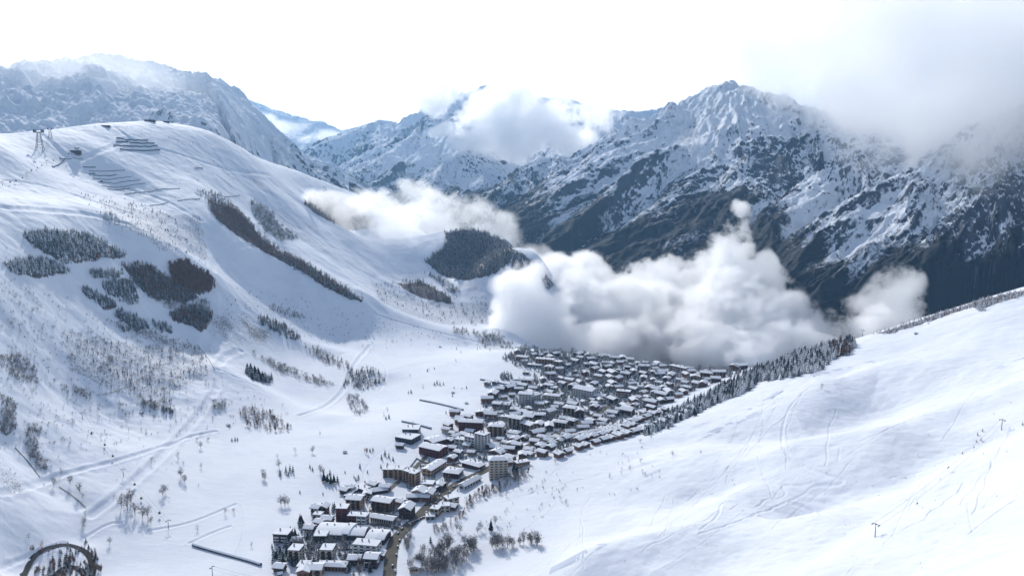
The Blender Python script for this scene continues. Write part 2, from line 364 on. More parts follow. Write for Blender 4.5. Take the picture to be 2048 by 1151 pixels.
QUICK = float(os.environ.get('QUICK', '1'))
def build_near():
    na, nr = int(1350 * QUICK), int(1500 * QUICK)
    az = np.linspace(math.radians(-38), math.radians(38), na); r = np.exp(np.linspace(math.log(230.0), math.log(4000.0), nr))
    A, R = np.meshgrid(az, r, indexing='ij'); X = R * np.sin(A); Y = R * np.cos(A)
    Z = land_z(X, Y)
    fine = fbm(X * 0.8 + Y * 0.3, Y, 7, 3, 77) * 0.34 + fbm(X + 0.5 * Y, 0.5 * Y, 22, 4, 78, 0.7) * 1.5 * smooth(-200, 100, X - 0.28 * Y)
    Z = Z + fine * smooth(5, 30, np.abs(Z))
    # scrub poking through: left slope and gorge sides
    left = 1 - smooth(-250, 0, X - 0.28 * Y)
    scr = 0.6 * left * smooth(0.05, 0.6, fbm(X, Y, 180, 4, 91)) * smooth(10, 60, Z) * (1 - smooth(300, 420, Z)) + 0.25 * smooth(0.1, 0.5, fbm(X, Y, 60, 3, 97)) * smooth(5, 20, Z)
    scr = np.maximum(scr, smooth(-60, -140, Z))
    for poly, k in WOODS:
        Q = ground_at(poly, mid_z)[:, :2]; m = (X > Q[:, 0].min()) & (X < Q[:, 0].max()) & (Y > Q[:, 1].min()) & (Y < Q[:, 1].max())
        if not m.any(): continue
        xx = X[m] + 4 * fbm(X[m], Y[m], 9, 2, 60); yy = Y[m] + 6 * fbm(Y[m], X[m], 9, 2, 61); c = np.zeros(xx.shape, bool); j = len(Q) - 1
        for i in range(len(Q)):
            (xi, yi), (xj, yj) = Q[i], Q[j]; dy = yj - yi if abs(yj - yi) > 1e-9 else 1e-9
            c ^= ((yi > yy) != (yj > yy)) & (xx < (xj - xi) * (yy - yi) / dy + xi); j = i
        v = scr[m]; v[c] = np.maximum(v[c], k * 1.3); scr[m] = v
    return grid_mesh("snow_ground", X, Y, Z, M['snow'], {'scrub': scr})

# ------------------------------------------------------------------ mountains: ridge skeletons, (photo column, row, distance)
RIDGES = [  # (points, slope left/near, gully scale m, gully depth)
 ('left_peak', [(-420,300,5200),(-200,220,5200),(0,182,5100),(60,152,5000),(130,124,4900),(212,113,4800),(300,127,4700),(350,160,4550),(400,195,4400),(450,232,4250),(500,262,4050),(545,302,3900)], .30, 230, .20),
 ('left_tail', [(545,302,3900),(590,335,3600)], .75, 200, .30),
 ('left_spur', [(130,124,4900),(150,190,4450),(190,240,4100)], .36, 200, .2),
 ('left_spur_two', [(300,127,4700),(345,190,4250),(395,235,3900)], .38, 200, .2),
 ('far_left', [(430,235,11000),(455,212,11000),(485,196,11000),(505,206,11000),(530,212,11000),(560,228,10600),(600,240,10400),(640,244,10200),(680,262,10000),(720,258,10000),(800,262,10500),(900,262,11000)], .60, 500, .35),
 ('far_left_spur', [(485,196,11000),(520,260,9600),(580,310,8600),(660,340,7800)], .60, 400, .35),
 ('second_far', [(560,350,7000),(640,300,7400),(700,262,7600),(750,243,7800),(800,246,8200),(830,262,8600)], .62, 380, .35),
 ('second_spur', [(750,243,7800),(770,300,7000),(800,350,6400)], .62, 300, .35),
 ('central', [(690,380,6000),(740,330,6400),(800,285,6900),(850,245,7400),(900,222,7600),(950,190,7800),(985,166,8000),(1030,182,8000),(1080,196,8000),(1160,204,7900),(1210,214,7800),(1255,228,7700),(1300,222,8000),(1340,214,8200),(1420,230,8500),(1600,240,8500)], .62, 420, .4),
 ('central_spur', [(900,222,7600),(905,262,6700),(935,300,6100),(960,345,5500),(985,385,5000)], .62, 330, .4),
 ('central_spur_left', [(935,300,6100),(880,345,5600),(830,385,5200)], .62, 300, .35),
 ('saddle', [(1080,196,8000),(1090,260,7000),(1110,310,6200),(1165,325,5800)], .62, 350, .35),
 ('front', [(940,430,4300),(975,385,4600),(1040,345,4900),(1100,312,5100),(1150,325,5400),(1200,318,5600),(1270,272,5600)], .66, 300, .45),
 ('front_spur', [(1100,312,5100),(1150,380,4500),(1210,450,4000),(1260,530,3700)], .70, 220, .4),
 ('front_spur_two', [(1040,345,4900),(1060,420,4300),(1090,500,3900)], .70, 220, .4),
 ('big', [(1165,330,5800),(1220,300,5800),(1270,274,5700),(1300,252,5600),(1330,222,5500),(1380,205,5400),(1430,180,5300),(1475,166,5200),(1520,176,5200),(1560,200,5200),(1640,225,5200),(1720,240,5300),(1850,240,5400),(2048,200,5500),(2300,150,5500)], .64, 330, .42),
 ('big_spur', [(1475,166,5200),(1440,230,4900),(1340,300,4700),(1290,360,4500),(1330,470,3900),(1350,560,3600)], .72, 220, .42),
 ('big_spur_two', [(1430,230,4900),(1440,330,4500),(1460,430,4100),(1440,540,3700)], .75, 200, .42),
 ('big_spur_three', [(1560,200,5200),(1600,290,4700),(1680,350,4300),(1640,390,4100),(1540,430,3900),(1500,470,3750)], .75, 220, .35),
 ('big_shoulder', [(1560,206,5000),(1660,238,4700),(1780,262,4350),(1900,280,4100),(2048,270,4000)], .50, 230, .26),
 ('wall', [(1560,545,3150),(1600,500,3200),(1640,450,3250),(1720,400,3300),(1800,370,3350),(1870,345,3350),(1960,270,3350),(2048,205,3400),(2200,150,3500),(2400,120,3600)], .80, 170, .42),
 ('wall_spur', [(1870,345,3350),(1830,430,3050),(1790,520,2850)], .85, 130, .35),
 ('wall_spur_two', [(2048,205,3400),(1990,330,3000),(1960,450,2750)], .85, 130, .35),
]
def build_mountains():
    na, nr = int(1350 * QUICK), int(1200 * QUICK)
    az = np.linspace(math.radians(-38), math.radians(38), na); r = np.exp(np.linspace(math.log(2350.0), math.log(14000.0), nr))
    fA, fR = np.meshgrid(az, r, indexing='ij')
    sA, sR = np.meshgrid(az[::2], r[::2], indexing='ij')
    X = sR * np.sin(sA); Y = sR * np.cos(sA)
    wx = X + 90 * fbm(X, Y, 420, 4, 201); wy = Y + 90 * fbm(X, Y, 420, 4, 202)
    Z = np.full(X.shape, -520.0) + 60 * fbm(X, Y, 900, 3, 5)
    fu = np.zeros(X.shape); fv = np.zeros(X.shape); fl = np.zeros(X.shape)
    for ri, (nm, pts, sl, gs, gd) in enumerate(RIDGES):
        P = np.array([wp(*p) for p in pts])
        if nm.startswith('left'): sl = sl + 0.45 * smooth(-0.36, -0.24, sA)
        best = np.full(X.shape, -1e9); bu = np.zeros(X.shape); bv = np.zeros(X.shape); bw = np.zeros(X.shape)
        for a, b in zip(P[:-1], P[1:]):
            d = b[:2] - a[:2]; L = math.hypot(*d) + 1e-6
            t = np.clip(((wx - a[0]) * d[0] + (wy - a[1]) * d[1]) / L ** 2, 0, 1)
            dist = np.hypot(wx - a[0] - t * d[0], wy - a[1] - t * d[1])
            h = a[2] + t * (b[2] - a[2]) - sl * (dist ** 0.97) * (1 - 0.00002 * dist)
            if b is P[-1] or np.allclose(b, P[-1]): h = h - 0.5 * np.maximum(((wx - b[0]) * d[0] + (wy - b[1]) * d[1]) / L, 0)
            m = h > best
            best[m] = h[m]; bv[m] = dist[m]
            qx = a[0] + t * d[0]; qy = a[1] + t * d[1]; kk = (650 + 0.15 * dist) / (dist + 150)
            bu[m] = (qx + (wx - qx) * kk)[m]; bw[m] = (qy + (wy - qy) * kk)[m]
        g = fbm(bu + 0.2 * gs * fbm(X, Y, 2.2 * gs, 2, 350 + ri), bw, gs, 5, 300 + ri * 11, 0.55, True, False)
        best = best + g * np.minimum(bv * gd, gs * 0.42) - 0.15 * np.minimum(bv, 300)
        m = best > Z
        k = np.clip((best - Z + 30) / 60, 0, 1)
        Z = np.where(m, best, Z); fl = np.where(m, g, fl); fu = np.where(m, bu, fu); fv = np.where(m, bw, fv)
    jag = fbm(X, Y, 160, 4, 400, 0.6, True) * 22 * smooth(150, 900, Z) + fbm(X, Y, 60, 3, 410, 0.6) * 7
    Z = Z + jag
    # up to the full grid
    ia = np.linspace(0, Z.shape[0] - 1.001, na); ir = np.linspace(0, Z.shape[1] - 1.001, nr)
    def up(F):
        a = ia.astype(int)[:, None]; b = ir.astype(int)[None]; u = (ia % 1)[:, None]; v = (ir % 1)[None]
        return (F[a, b] * (1 - u) + F[a + 1, b] * u) * (1 - v) + (F[a, b + 1] * (1 - u) + F[a + 1, b + 1] * u) * v
    Zf = up(Z); Ff = up(fl); Uf = up(fu); Vf = up(fv)
    FXx = fR * np.sin(fA); FY = fR * np.cos(fA)
    n9 = fbm(FXx, FY, 34, 3, 420, 0.6, True)
    Zf = Zf + n9 * 9 * smooth(-200, 300, Zf) + 16 * fbm(Uf, Vf, 60, 4, 440, 0.6, True, False)
    # near edge sinks under the snow ground
    Zf = np.where(fR < 2650, np.minimum(Zf, -300 - (2650 - fR) * 0.9), Zf)
    gx = np.gradient(Zf, axis=1) / np.gradient(fR, axis=1); ga = np.gradient(Zf, axis=0) / (fR * (az[1] - az[0]))
    slope = np.hypot(gx, ga)
    leftp = 1 - smooth(-0.30, -0.22, fA - 0.0 + 0 * fR) 
    rock = 0.42 * smooth(0.7, 1.5, slope) + 0.26 * smooth(0.1, 0.7, Ff) - 0.30 * smooth(150, 800, Zf) + 0.16 + 0.34 * fbm(FXx, FY, 650, 3, 460) + 0.22 * fbm(Uf, Vf, 160, 3, 470, 0.5, False, False)
    rock = rock - 0.22 * leftp * (fR < 6000)
    line = 90 + 170 * fbm(FXx, FY, 700, 3, 430) + 260 * Ff + 160 * fbm(Uf, Vf, 90, 3, 450, 0.6, False, False)
    wood = smooth(line + 260, line - 260, Zf)
    wood = np.where((fR < 6000) & (fA < -0.2), 0, wood)
    return grid_mesh("mountains", FXx, FY, Zf, M['mount'], {'rock': rock, 'wood': wood, 'fu': Uf, 'fv': Vf})
mountains = build_mountains()

def build_haze():
    me = bpy.data.meshes.new('haze')
    x0, x1, y0, y1, z0, z1 = -11500, 11500, -300, 15500, -900, 1750
    v = [(x, y, z) for z in (z0, z1) for y in (y0, y1) for x in (x0, x1)]
    me.from_pydata(v, [], [(0, 2, 3, 1), (4, 5, 7, 6), (0, 1, 5, 4), (2, 6, 7, 3), (0, 4, 6, 2), (1, 3, 7, 5)])
    m = bpy.data.materials.new('haze'); m.use_nodes = True; t = m.node_tree; t.nodes.clear()
    p = t.nodes.new('ShaderNodeVolumePrincipled'); p.inputs['Density'].default_value = 3.3e-5
    p.inputs['Color'].default_value = (0.34, 0.64, 1.0, 1); p.inputs['Anisotropy'].default_value = 0.55
    o = t.nodes.new('ShaderNodeOutputMaterial'); t.links.new(p.outputs[0], o.inputs['Volume'])
    me.materials.append(m); ob = bpy.data.objects.new('haze', me); COL.objects.link(ob); ob['kind'] = 'stuff'
build_haze()

def cloud(name, label, blobs, voxel, dens, amp=12.0, nscale=1 / 160, edge=0.5, cut=0.42, seed=0.0, aniso=0.78, detail=8, squash=1.0):
    """A cloud: a density grid made of soft blobs (photo column, row, distance, radii across, deep, high) eaten away by noise."""
    cs = np.array([wp(b[0], b[1], b[2]) for b in blobs]); rs = np.array([b[3:6] for b in blobs], float) * 1.1
    lo = (cs - rs * 1.02).min(0) - 0.16 / nscale; hi = (cs + rs * 1.02).max(0) + 0.16 / nscale; base = cs.mean(0)
    lo -= base; hi -= base
    ng = bpy.data.node_groups.new(name + '_grid', 'GeometryNodeTree')
    ng.interface.new_socket('Geometry', in_out='OUTPUT', socket_type='NodeSocketGeometry')
    N = NT(ng); pos = N.n('GeometryNodeInputPosition').outputs[0]
    tot = None
    wob = N.vmath('SCALE', N.vmath('SUBTRACT', N.n('ShaderNodeTexNoise').outputs['Color'], (0.5, 0.5, 0.5)))
    wob.node.inputs['Scale'].default_value = 0.5 / nscale
    wn = wob.node.inputs[0].links[0].from_node.inputs[0].links[0].from_node
    wn.inputs['Scale'].default_value = nscale * 0.9; wn.inputs['Detail'].default_value = 2
    N.put(wn.inputs['Vector'], N.vmath('ADD', pos, (seed * 91.0, seed * 37.0, 0)))
    pw = N.vmath('ADD', pos, wob)
    for c, r in zip(cs, rs):
        q = N.vmath('LENGTH', N.vmath('DIVIDE', N.vmath('SUBTRACT', pw, tuple(c - base)), tuple(r)))
        w = N.math('POWER', N.math('SUBTRACT', 1.0, q, clamp=True), 2.0)
        tot = w if tot is None else N.math('ADD', tot, w)
    tot = N.math('MINIMUM', N.math('SQRT', tot), 1.0)
    nz = N.noise(N.vmath('MULTIPLY', N.vmath('ADD', pos, (seed * 513.0, seed * 217.0, 0)), (1, 1, squash)), nscale, detail, 0.74)
    f = N.math('ADD', N.step(tot, 0.0, 0.55), N.math('MULTIPLY', N.math('SUBTRACT', nz, 0.5), amp))
    d = N.step(f, cut, cut + edge, 0.0, 1.0)
    d = N.math('MULTIPLY', d, N.step(tot, 0.0, 0.16))
    vc = N.n('GeometryNodeVolumeCube')
    N.put(vc.inputs['Density'], d); vc.inputs['Background'].default_value = 0.0
    vc.inputs['Min'].default_value = tuple(lo); vc.inputs['Max'].default_value = tuple(hi)
    for i, k in enumerate('XYZ'): vc.inputs['Resolution ' + k].default_value = int(max(8, (hi[i] - lo[i]) / voxel))
    m = bpy.data.materials.new(name); m.use_nodes = True; t = m.node_tree; t.nodes.clear()
    p = t.nodes.new('ShaderNodeVolumePrincipled'); p.inputs['Density'].default_value = dens; p.inputs['Anisotropy'].default_value = aniso
    p.inputs['Color'].default_value = (1.0, 1.0, 1.0, 1)
    out = t.nodes.new('ShaderNodeOutputMaterial'); t.links.new(p.outputs[0], out.inputs['Volume'])
    sm = N.n('GeometryNodeSetMaterial'); ng.links.new(vc.outputs[0], sm.inputs[0]); sm.inputs['Material'].default_value = m
    go = N.n('NodeGroupOutput'); ng.links.new(sm.outputs[0], go.inputs[0])
    me = bpy.data.meshes.new(name)
    me.from_pydata([(x, y, z) for z in (lo[2], hi[2]) for y in (lo[1], hi[1]) for x in (lo[0], hi[0])], [], [(0, 2, 3, 1), (4, 5, 7, 6), (0, 1, 5, 4), (2, 6, 7, 3), (0, 4, 6, 2), (1, 3, 7, 5)])
    me.materials.append(m)
    o = bpy.data.objects.new(name, me); COL.objects.link(o); o.location = tuple(base)
    md = o.modifiers.new('grid', 'NODES'); md.node_group = ng
    o['label'] = label; o['category'] = 'cloud'; o['kind'] = 'stuff'
    return o
cloud('valley_cloud', 'thick white cloud bank filling the valley right behind the village', [
    (1030,590,1990,75,80,85),(1025,650,1930,75,80,70),(1080,640,1960,110,90,90),(1075,580,2050,90,90,80),(1060,560,2250,100,100,80),(1120,560,2300,110,120,80),(1180,560,2300,110,120,80),(1240,580,2300,120,120,90),(1100,690,1980,110,90,60),(1200,700,1900,140,90,60),(1350,560,2250,90,90,70),(1470,590,2200,110,100,100),(1450,500,2250,80,70,80),(1580,650,2000,80,80,80),(1520,575,2200,80,80,80),(1600,700,1850,90,80,50),(1500,700,1800,110,80,45),(1470,425,2300,26,30,32),(1300,590,2250,120,120,80),
    (1035,560,2250,75,90,70),(1050,640,2200,110,120,110),(1150,600,2200,150,150,130),(1120,670,2100,120,100,70),(1240,640,2150,170,160,140),(1340,620,2100,160,150,130),(1430,600,2100,150,150,130),
    (1420,680,1900,150,110,80),(1300,690,1980,160,110,75),(1510,640,2000,140,130,120),(1560,670,1900,90,100,75),(1440,530,2200,85,80,90),(1465,480,2250,60,60,75),(1480,445,2250,38,40,50),(1400,520,2200,60,50,50),
    (1290,545,2250,60,60,55),(1540,540,2200,35,35,60)], 4.0, 0.06, seed=1.3, nscale=1/150)
cloud('drifting_cloud', 'smaller white cloud rising from the gorge behind the right-hand snow ridge', [
    (1640,690,2000,70,80,60),(1690,660,2050,85,80,60),(1740,640,2100,85,80,70),(1780,600,2150,75,70,75),(1800,560,2150,48,50,60),(1810,630,2150,50,60,50)], 4.0, 0.05, seed=4.1, nscale=1/110)
cloud('mist', 'bright sunlit mist streaming over the left-hand slope above the wooded knoll', [
    (640,415,2600,150,110,60),(700,440,2600,170,120,75),(780,465,2600,190,130,85),(850,450,2750,180,140,95),(830,400,2900,110,90,80),(900,425,2800,170,120,80),(960,445,2750,130,100,60),(740,410,2750,130,100,60),(1010,475,2700,80,80,45),(1060,505,2650,70,60,35),(1090,520,2650,45,50,35),(850,510,2500,130,80,50),(750,400,2900,90,60,35)], 5.5, 0.012, seed=2.2, nscale=1/120, edge=0.5)
cloud('peak_cloud', 'white cumulus cloud wrapped around the middle snow peak', [
    (880,188,6700,260,200,170),(930,205,6500,300,200,190),(990,205,6300,420,250,240),(1010,255,6000,400,250,320),(1060,225,6100,400,250,280),(1110,285,5900,330,160,150),(1150,230,6000,330,200,150),(1150,260,6000,200,120,80),(1170,200,6400,260,150,60),(900,260,6300,150,80,50),(1030,330,5700,80,60,30)], 12.0, 0.016, seed=3.0, nscale=1/420)
cloud('summit_cloud', 'huge pale cloud hiding the right-hand ridge from its summit to the frame edge', [
    (1560,110,4900,330,300,240),(1640,150,4700,380,300,260),(1720,100,4400,480,400,380),(1700,210,4400,280,200,150),(1800,180,3900,480,300,330),(1880,230,3500,330,260,240),(1960,200,3300,400,300,320),(2060,180,3200,400,300,330),(1880,310,3250,200,150,110),(1960,330,3150,200,150,130),(2050,320,3150,200,150,120),(1850,60,4200,700,400,400),(2000,30,4000,700,400,400),(1480,40,5200,500,300,220),(1900,150,3700,600,300,400),(1760,60,4300,600,300,350),(1620,60,4600,500,300,300),(2080,260,3200,500,200,260),(1840,290,3500,330,180,160),(1650,190,4600,300,200,160),(1980,400,2950,120,110,90),(2040,420,2900,110,90,80),(1900,250,2950,300,120,150),(2000,230,2850,300,120,170),(2060,330,2750,200,100,120),(1840,250,3100,220,120,120),(1930,330,2800,140,90,80),(1500,90,5000,400,250,200),(1700,40,4500,600,300,300),(1560,170,4800,220,160,120)], 12.0, 0.0055, seed=5.0, nscale=1/340, edge=1.1, aniso=0.84, amp=16.0, cut=.5)
cloud('far_wisp', 'small grey wisps of cloud floating between the left peak and the middle peak', [
    (735,190,5200,85,70,35),(760,205,5200,60,50,45),(690,215,5200,40,40,16)], 9.0, 0.007, seed=6.0, nscale=1/130, edge=.6)
cloud('summit_glare_mist', 'thin veil of mist, spread wide as sun glare over the big left peak', [
    (150,135,4100,480,300,150),(0,150,4100,450,300,150),(240,175,3900,450,300,170),(90,190,3800,500,300,150),(-80,200,3900,400,300,170),(380,230,3700,300,200,110)], 30.0, 0.0007, seed=8.0, nscale=1/500, edge=.7, amp=4.5, cut=.35)  # some cloud, widened over the whole peak to whiten it like sun glare
cloud('slope_wisp', 'faint wisp of cloud drifting across the face of the big right peak', [
    (1375,285,4400,90,80,110),(1385,320,4400,110,80,70),(1350,300,4400,60,60,60)], 9.0, 0.005, seed=9.0, nscale=1/120, edge=.6)
cloud('far_bank', 'bright low cloud bank in front of the small far peaks', [
    (500,240,9000,300,200,90),(560,255,8900,330,200,90),(640,275,8800,350,200,60),(470,225,9200,180,150,60)], 28.0, 0.003, seed=7.0, nscale=1/420, edge=.6)

# ------------------------------------------------------------------ object helpers
rng = random.Random(7)
def tag(o, label=None, cat=None, group=None, kind=None):
    if label: o['label'] = label
    if cat: o['category'] = cat
    if group: o['group'] = group
    if kind: o['kind'] = kind
    return o
class MB:
    """Collects verts and faces; build() links them as ONE mesh object."""
    def __init__(s): s.v = []; s.f = []
    def box(s, x0, x1, y0, y1, z0, z1, top=(1, 1)):
        i = len(s.v); cx, cy = (x0 + x1) / 2, (y0 + y1) / 2; a, b = top
        s.v += [(x0, y0, z0), (x1, y0, z0), (x1, y1, z0), (x0, y1, z0)]
        s.v += [(cx + (x - cx) * a, cy + (y - cy) * b, z1) for x, y in ((x0, y0), (x1, y0), (x1, y1), (x0, y1))]
        s.f += [(i, i+3, i+2, i+1), (i+4, i+5, i+6, i+7), (i, i+1, i+5, i+4), (i+1, i+2, i+6, i+5), (i+2, i+3, i+7, i+6), (i+3, i, i+4, i+7)]
        return s
    def poly(s, pts, faces): i = len(s.v); s.v += pts; s.f += [tuple(i + k for k in f) for f in faces]; return s
    def bar(s, a, b, r, r2=None, n=5):
        a = Vector(a); b = Vector(b); r2 = r if r2 is None else r2; d = (b - a).normalized()
        u = d.orthogonal().normalized(); w = d.cross(u); i = len(s.v)
        for p, q in ((a, r), (b, r2)):
            for k in range(n):
                t = 2 * math.pi * k / n; s.v.append(tuple(p + (u * math.cos(t) + w * math.sin(t)) * q))
        for k in range(n): s.f.append((i + k, i + (k + 1) % n, i + n + (k + 1) % n, i + n + k))
        s.f.append(tuple(i + n + k for k in range(n))); s.f.append(tuple(i + n - 1 - k for k in range(n)))
        return s
    def mesh(s, name, mat, smooth=False):
        me = bpy.data.meshes.new(name); me.from_pydata(s.v, [], s.f); me.materials.append(mat)
        if smooth: me.polygons.foreach_set('use_smooth', [True] * len(me.polygons))
        me.update(); return me
    def build(s, name, mat, parent=None, smooth=False): return put(name, s.mesh(name, mat, smooth), parent)
def put(name, me, parent=None, loc=None, rz=0.0, scale=None):
    o = bpy.data.objects.new(name, me); COL.objects.link(o)
    if parent is not None: o.parent = parent
    if loc is not None: o.location = loc
    if rz: o.rotation_euler = (0, 0, rz)
    if scale is not None: o.scale = scale if hasattr(scale, '__len__') else (scale,) * 3
    return o
def empty(name, loc, rz=0.0):
    o = put(name, None, None, loc, rz); o.empty_display_size = 0.5; return o
def zat(x, y): return float(land_z(np.array([float(x)]), np.array([float(y)]))[0])
def mpp(P):  # metres per photo pixel at a point
    return math.hypot(P[0], P[1], P[2] - CZ) / FX

mats = {
 'needle': plain('snowy_needles', (0.016, 0.028, 0.026), 0.8, 0.5, 0.2, 0.30),
 'frost_needle': plain('frosted_needles', (0.07, 0.085, 0.095), 0.8, 0.4, 0.2, 0.62),
 'twig': plain('frosted_twigs', (0.22, 0.195, 0.185), 0.8, 0.5, 0.15, 0.45),
 'larch': plain('larch_twigs', (0.23, 0.135, 0.095), 0.8, 0.5, 0.15, 0.16),
 'bark': plain('bark', (0.05, 0.04, 0.035), 0.9, 0.3, 2.0),
 'roofsnow': plain('roof_snow', (0.80, 0.815, 0.85), 0.7, 0.06, 0.5),
 'eave': plain('roof_timber', (0.05, 0.037, 0.03), 0.8, 0.2, 1.0),
 'wood': plain('dark_timber_wall', (0.075, 0.045, 0.032), 0.8, 0.3, 0.4),
 'wood2': plain('brown_timber_wall', (0.19, 0.095, 0.058), 0.8, 0.3, 0.4),
 'red': plain('dark_red_cladding', (0.15, 0.045, 0.038), 0.8, 0.2, 0.4),
 'tan': plain('tan_render', (0.42, 0.30, 0.21), 0.8, 0.15, 0.3),
 'cream': plain('cream_render', (0.52, 0.46, 0.39), 0.8, 0.12, 0.3),
 'white': plain('white_render', (0.62, 0.61, 0.60), 0.8, 0.1, 0.3),
 'grey': plain('grey_concrete', (0.26, 0.26, 0.27), 0.8, 0.15, 0.3),
 'dark': plain('dark_metal_cladding', (0.05, 0.055, 0.065), 0.6, 0.2, 0.4),
 'glass': plain('window_glass', (0.025, 0.03, 0.04), 0.15, 0.2, 0.4),
 'steel': plain('lift_steel', (0.10, 0.105, 0.12), 0.5, 0.2, 0.5),
 'lane': plain('cleared_lane', (0.045, 0.038, 0.032), 0.95, 0.35, 0.12),
 'road': plain('wet_road', (0.15, 0.13, 0.10), 0.95, 0.35, 0.12),
 'pitch': plain('greyish_snow', (0.56, 0.60, 0.68), 0.8, 0.06, 0.2),  # flat strips a little darker and bluer than the ground snow
}

# ------------------------------------------------------------------ trees
def conifer_mesh(name, mat, tiers, spikes, seed):
    r = random.Random(seed); mb = MB()
    for t in range(tiers):
        f = t / (tiers - 1); z0 = 0.10 + 0.70 * f; z1 = z0 + 0.30 - 0.12 * f; rad = 0.21 * (1 - f) ** 0.85 + 0.03
        c = len(mb.v); mb.v.append((r.uniform(-.01, .01), r.uniform(-.01, .01), min(z1, 1.0)))
        n = spikes * 2; off = r.random() * 6.28
        for k in range(n):
            a = off + 2 * math.pi * k / n; q = rad * (r.uniform(0.8, 1.2) if k % 2 == 0 else r.uniform(0.42, 0.6))
            mb.v.append((q * math.cos(a), q * math.sin(a), z0 - (0.035 if k % 2 == 0 else -0.03) + r.uniform(-.02, .02)))
        for k in range(n): mb.f.append((c, c + 1 + k, c + 1 + (k + 1) % n))
    return mb.mesh(name, mat)
def twig_mesh(name, mat, count, wide, seed, low=0.25):
    """A bare crown: many thin upward twig blades in a few uneven clumps."""
    r = random.Random(seed); mb = MB()
    cl = [(r.gauss(0, .45) * wide, r.gauss(0, .45) * wide, r.uniform(low + .15, .82), r.uniform(.14, .24)) for _ in range(6)]
    for i in range(count):
        c = cl[i % 6]; p = Vector((c[0] * .5 + r.gauss(0, c[3] * .55) * wide / .35, c[1] * .5 + r.gauss(0, c[3] * .55) * wide / .35, c[2] + r.gauss(0, c[3] * .5)))
        p.z = min(max(p.z, low), 0.98)
        d = Vector((p.x * 1.3 + r.gauss(0, .25), p.y * 1.3 + r.gauss(0, .25), r.uniform(.25, .8))).normalized() * r.uniform(.07, .15)
        s = d.cross(Vector((r.gauss(0, 1), r.gauss(0, 1), r.gauss(0, 1)))).normalized() * r.uniform(.008, .02)
        k = len(mb.v); mb.v += [tuple(p - s), tuple(p + s), tuple(p + d)]; mb.f.append((k, k + 1, k + 2))
    for i in range(5):
        c = cl[i]; mb.bar((0, 0, low * .6), (c[0] * .6, c[1] * .6, c[2]), .012, .003, 3)
    return mb.mesh(name, mat)
def trunk_mesh(h, rad): return MB().bar((0, 0, -0.1), (0, 0, h), rad, rad * .5, 5).mesh('trunk', mats['bark'])
CON = [conifer_mesh('crown', mats['needle'], 8, 8, s) for s in (1, 2, 3)]
FCON = [conifer_mesh('crown', mats['frost_needle'], 7, 7, s) for s in (4, 5, 6)]
BARE = [twig_mesh('crown', mats['twig'], 230, .32, s) for s in (7, 8, 9)]
LAR = [twig_mesh('crown', mats['larch'], 420, .17, s, .12) for s in (10, 11, 12)]
BUSH = [twig_mesh('crown', mats['twig'], 260, .50, s, .0) for s in (13, 14)]
L_CON = [conifer_mesh('crown', mats['needle'], 4, 5, s) for s in (21, 22, 23)]
L_FCON = [conifer_mesh('crown', mats['frost_needle'], 4, 5, s) for s in (24, 25, 26)]
L_BARE = [twig_mesh('crown', mats['twig'], 120, .32, s, .05) for s in (27, 28, 29)]
L_LAR = [twig_mesh('crown', mats['larch'], 110, .20, s, .05) for s in (30, 31, 32)]
TR_C = trunk_mesh(.3, .016); TR_B = trunk_mesh(.55, .018)
KIND = {'C': (CON, L_CON, TR_C, 'pine_tree', 'pine tree'), 'F': (FCON, L_FCON, TR_C, 'pine_tree', 'pine tree'),
        'B': (BARE, L_BARE, TR_B, 'bare_tree', 'bare tree'), 'L': (LAR, L_LAR, TR_C, 'larch_tree', 'larch'), 'S': (BUSH, L_BARE, None, 'bush', 'bush')}
TREES = []   # (kind, photo column, row, height in photo pixels, region)
def inside(px, py, poly):
    c = False; j = len(poly) - 1
    for i in range(len(poly)):
        xi, yi = poly[i]; xj, yj = poly[j]
        if (yi > py) != (yj > py) and px < (xj - xi) * (py - yi) / (yj - yi) + xi: c = not c
        j = i
    return c
WOODS = []
def wood(region, mix, poly, n, hpx, var=0.3, gap=1.5):
    if not mix.startswith('SS') and region not in ('street', 'far_edge', 'bare_grove', 'town_bank') and n / max(1, len(poly)) > 9 and len(poly) > 4: WOODS.append((poly, .5 if 'S' in mix else (.3 if region in ('slope_row', 'loop_grove', 'gully_scrub') else .85)))
    xs = [p[0] for p in poly]; ys = [p[1] for p in poly]; done = []; tries = 0
    while len(done) < n and tries < n * 14:
        tries += 1; x = rng.uniform(min(xs), max(xs)); y = rng.uniform(min(ys), max(ys))
        x += rng.gauss(0, 3.6); y += rng.gauss(0, 1.8)
        if not inside(x + rng.gauss(0, 2.5), y + rng.gauss(0, 1.5), poly) or any(abs(x - a) < gap and abs(y - b) < gap * .5 for a, b in done[-220:]): continue
        done.append((x, y)); TREES.append((rng.choice(mix), x, y, hpx * rng.uniform(1 - var, 1 + var), region))
def clump(region, mix, cx, cy, rx, ry, n, hpx, var=0.3):
    for _ in range(n):
        a = rng.uniform(0, 6.283); q = math.sqrt(rng.random()); TREES.append((rng.choice(mix), cx + rx * q * math.cos(a), cy + ry * q * math.sin(a), hpx * rng.uniform(1 - var, 1 + var), region))
def singles(region, kind, hpx, pts):
    for p in pts: TREES.append((kind, p[0], p[1], (p[2] if len(p) > 2 else hpx) * rng.uniform(.9, 1.1), region))
REG = {}  # region -> phrase used in labels
REG['strip'] = 'in the dense strip along the right-hand hill'
wood('strip', 'FFFFC', [(1283,868),(1300,850),(1345,826),(1400,800),(1440,776),(1490,754),(1540,732),(1600,708),(1660,690),(1708,682),(1712,692),(1695,707),(1660,722),(1640,740),(1600,752),(1550,760),(1515,762),(1500,780),(1450,800),(1400,823),(1330,856),(1288,872)], 1700, 16, .25, 1.1)
clump('strip', 'L', 1680, 700, 26, 12, 40, 15)
REG['ridge'] = 'on the skyline of the right-hand ridge'
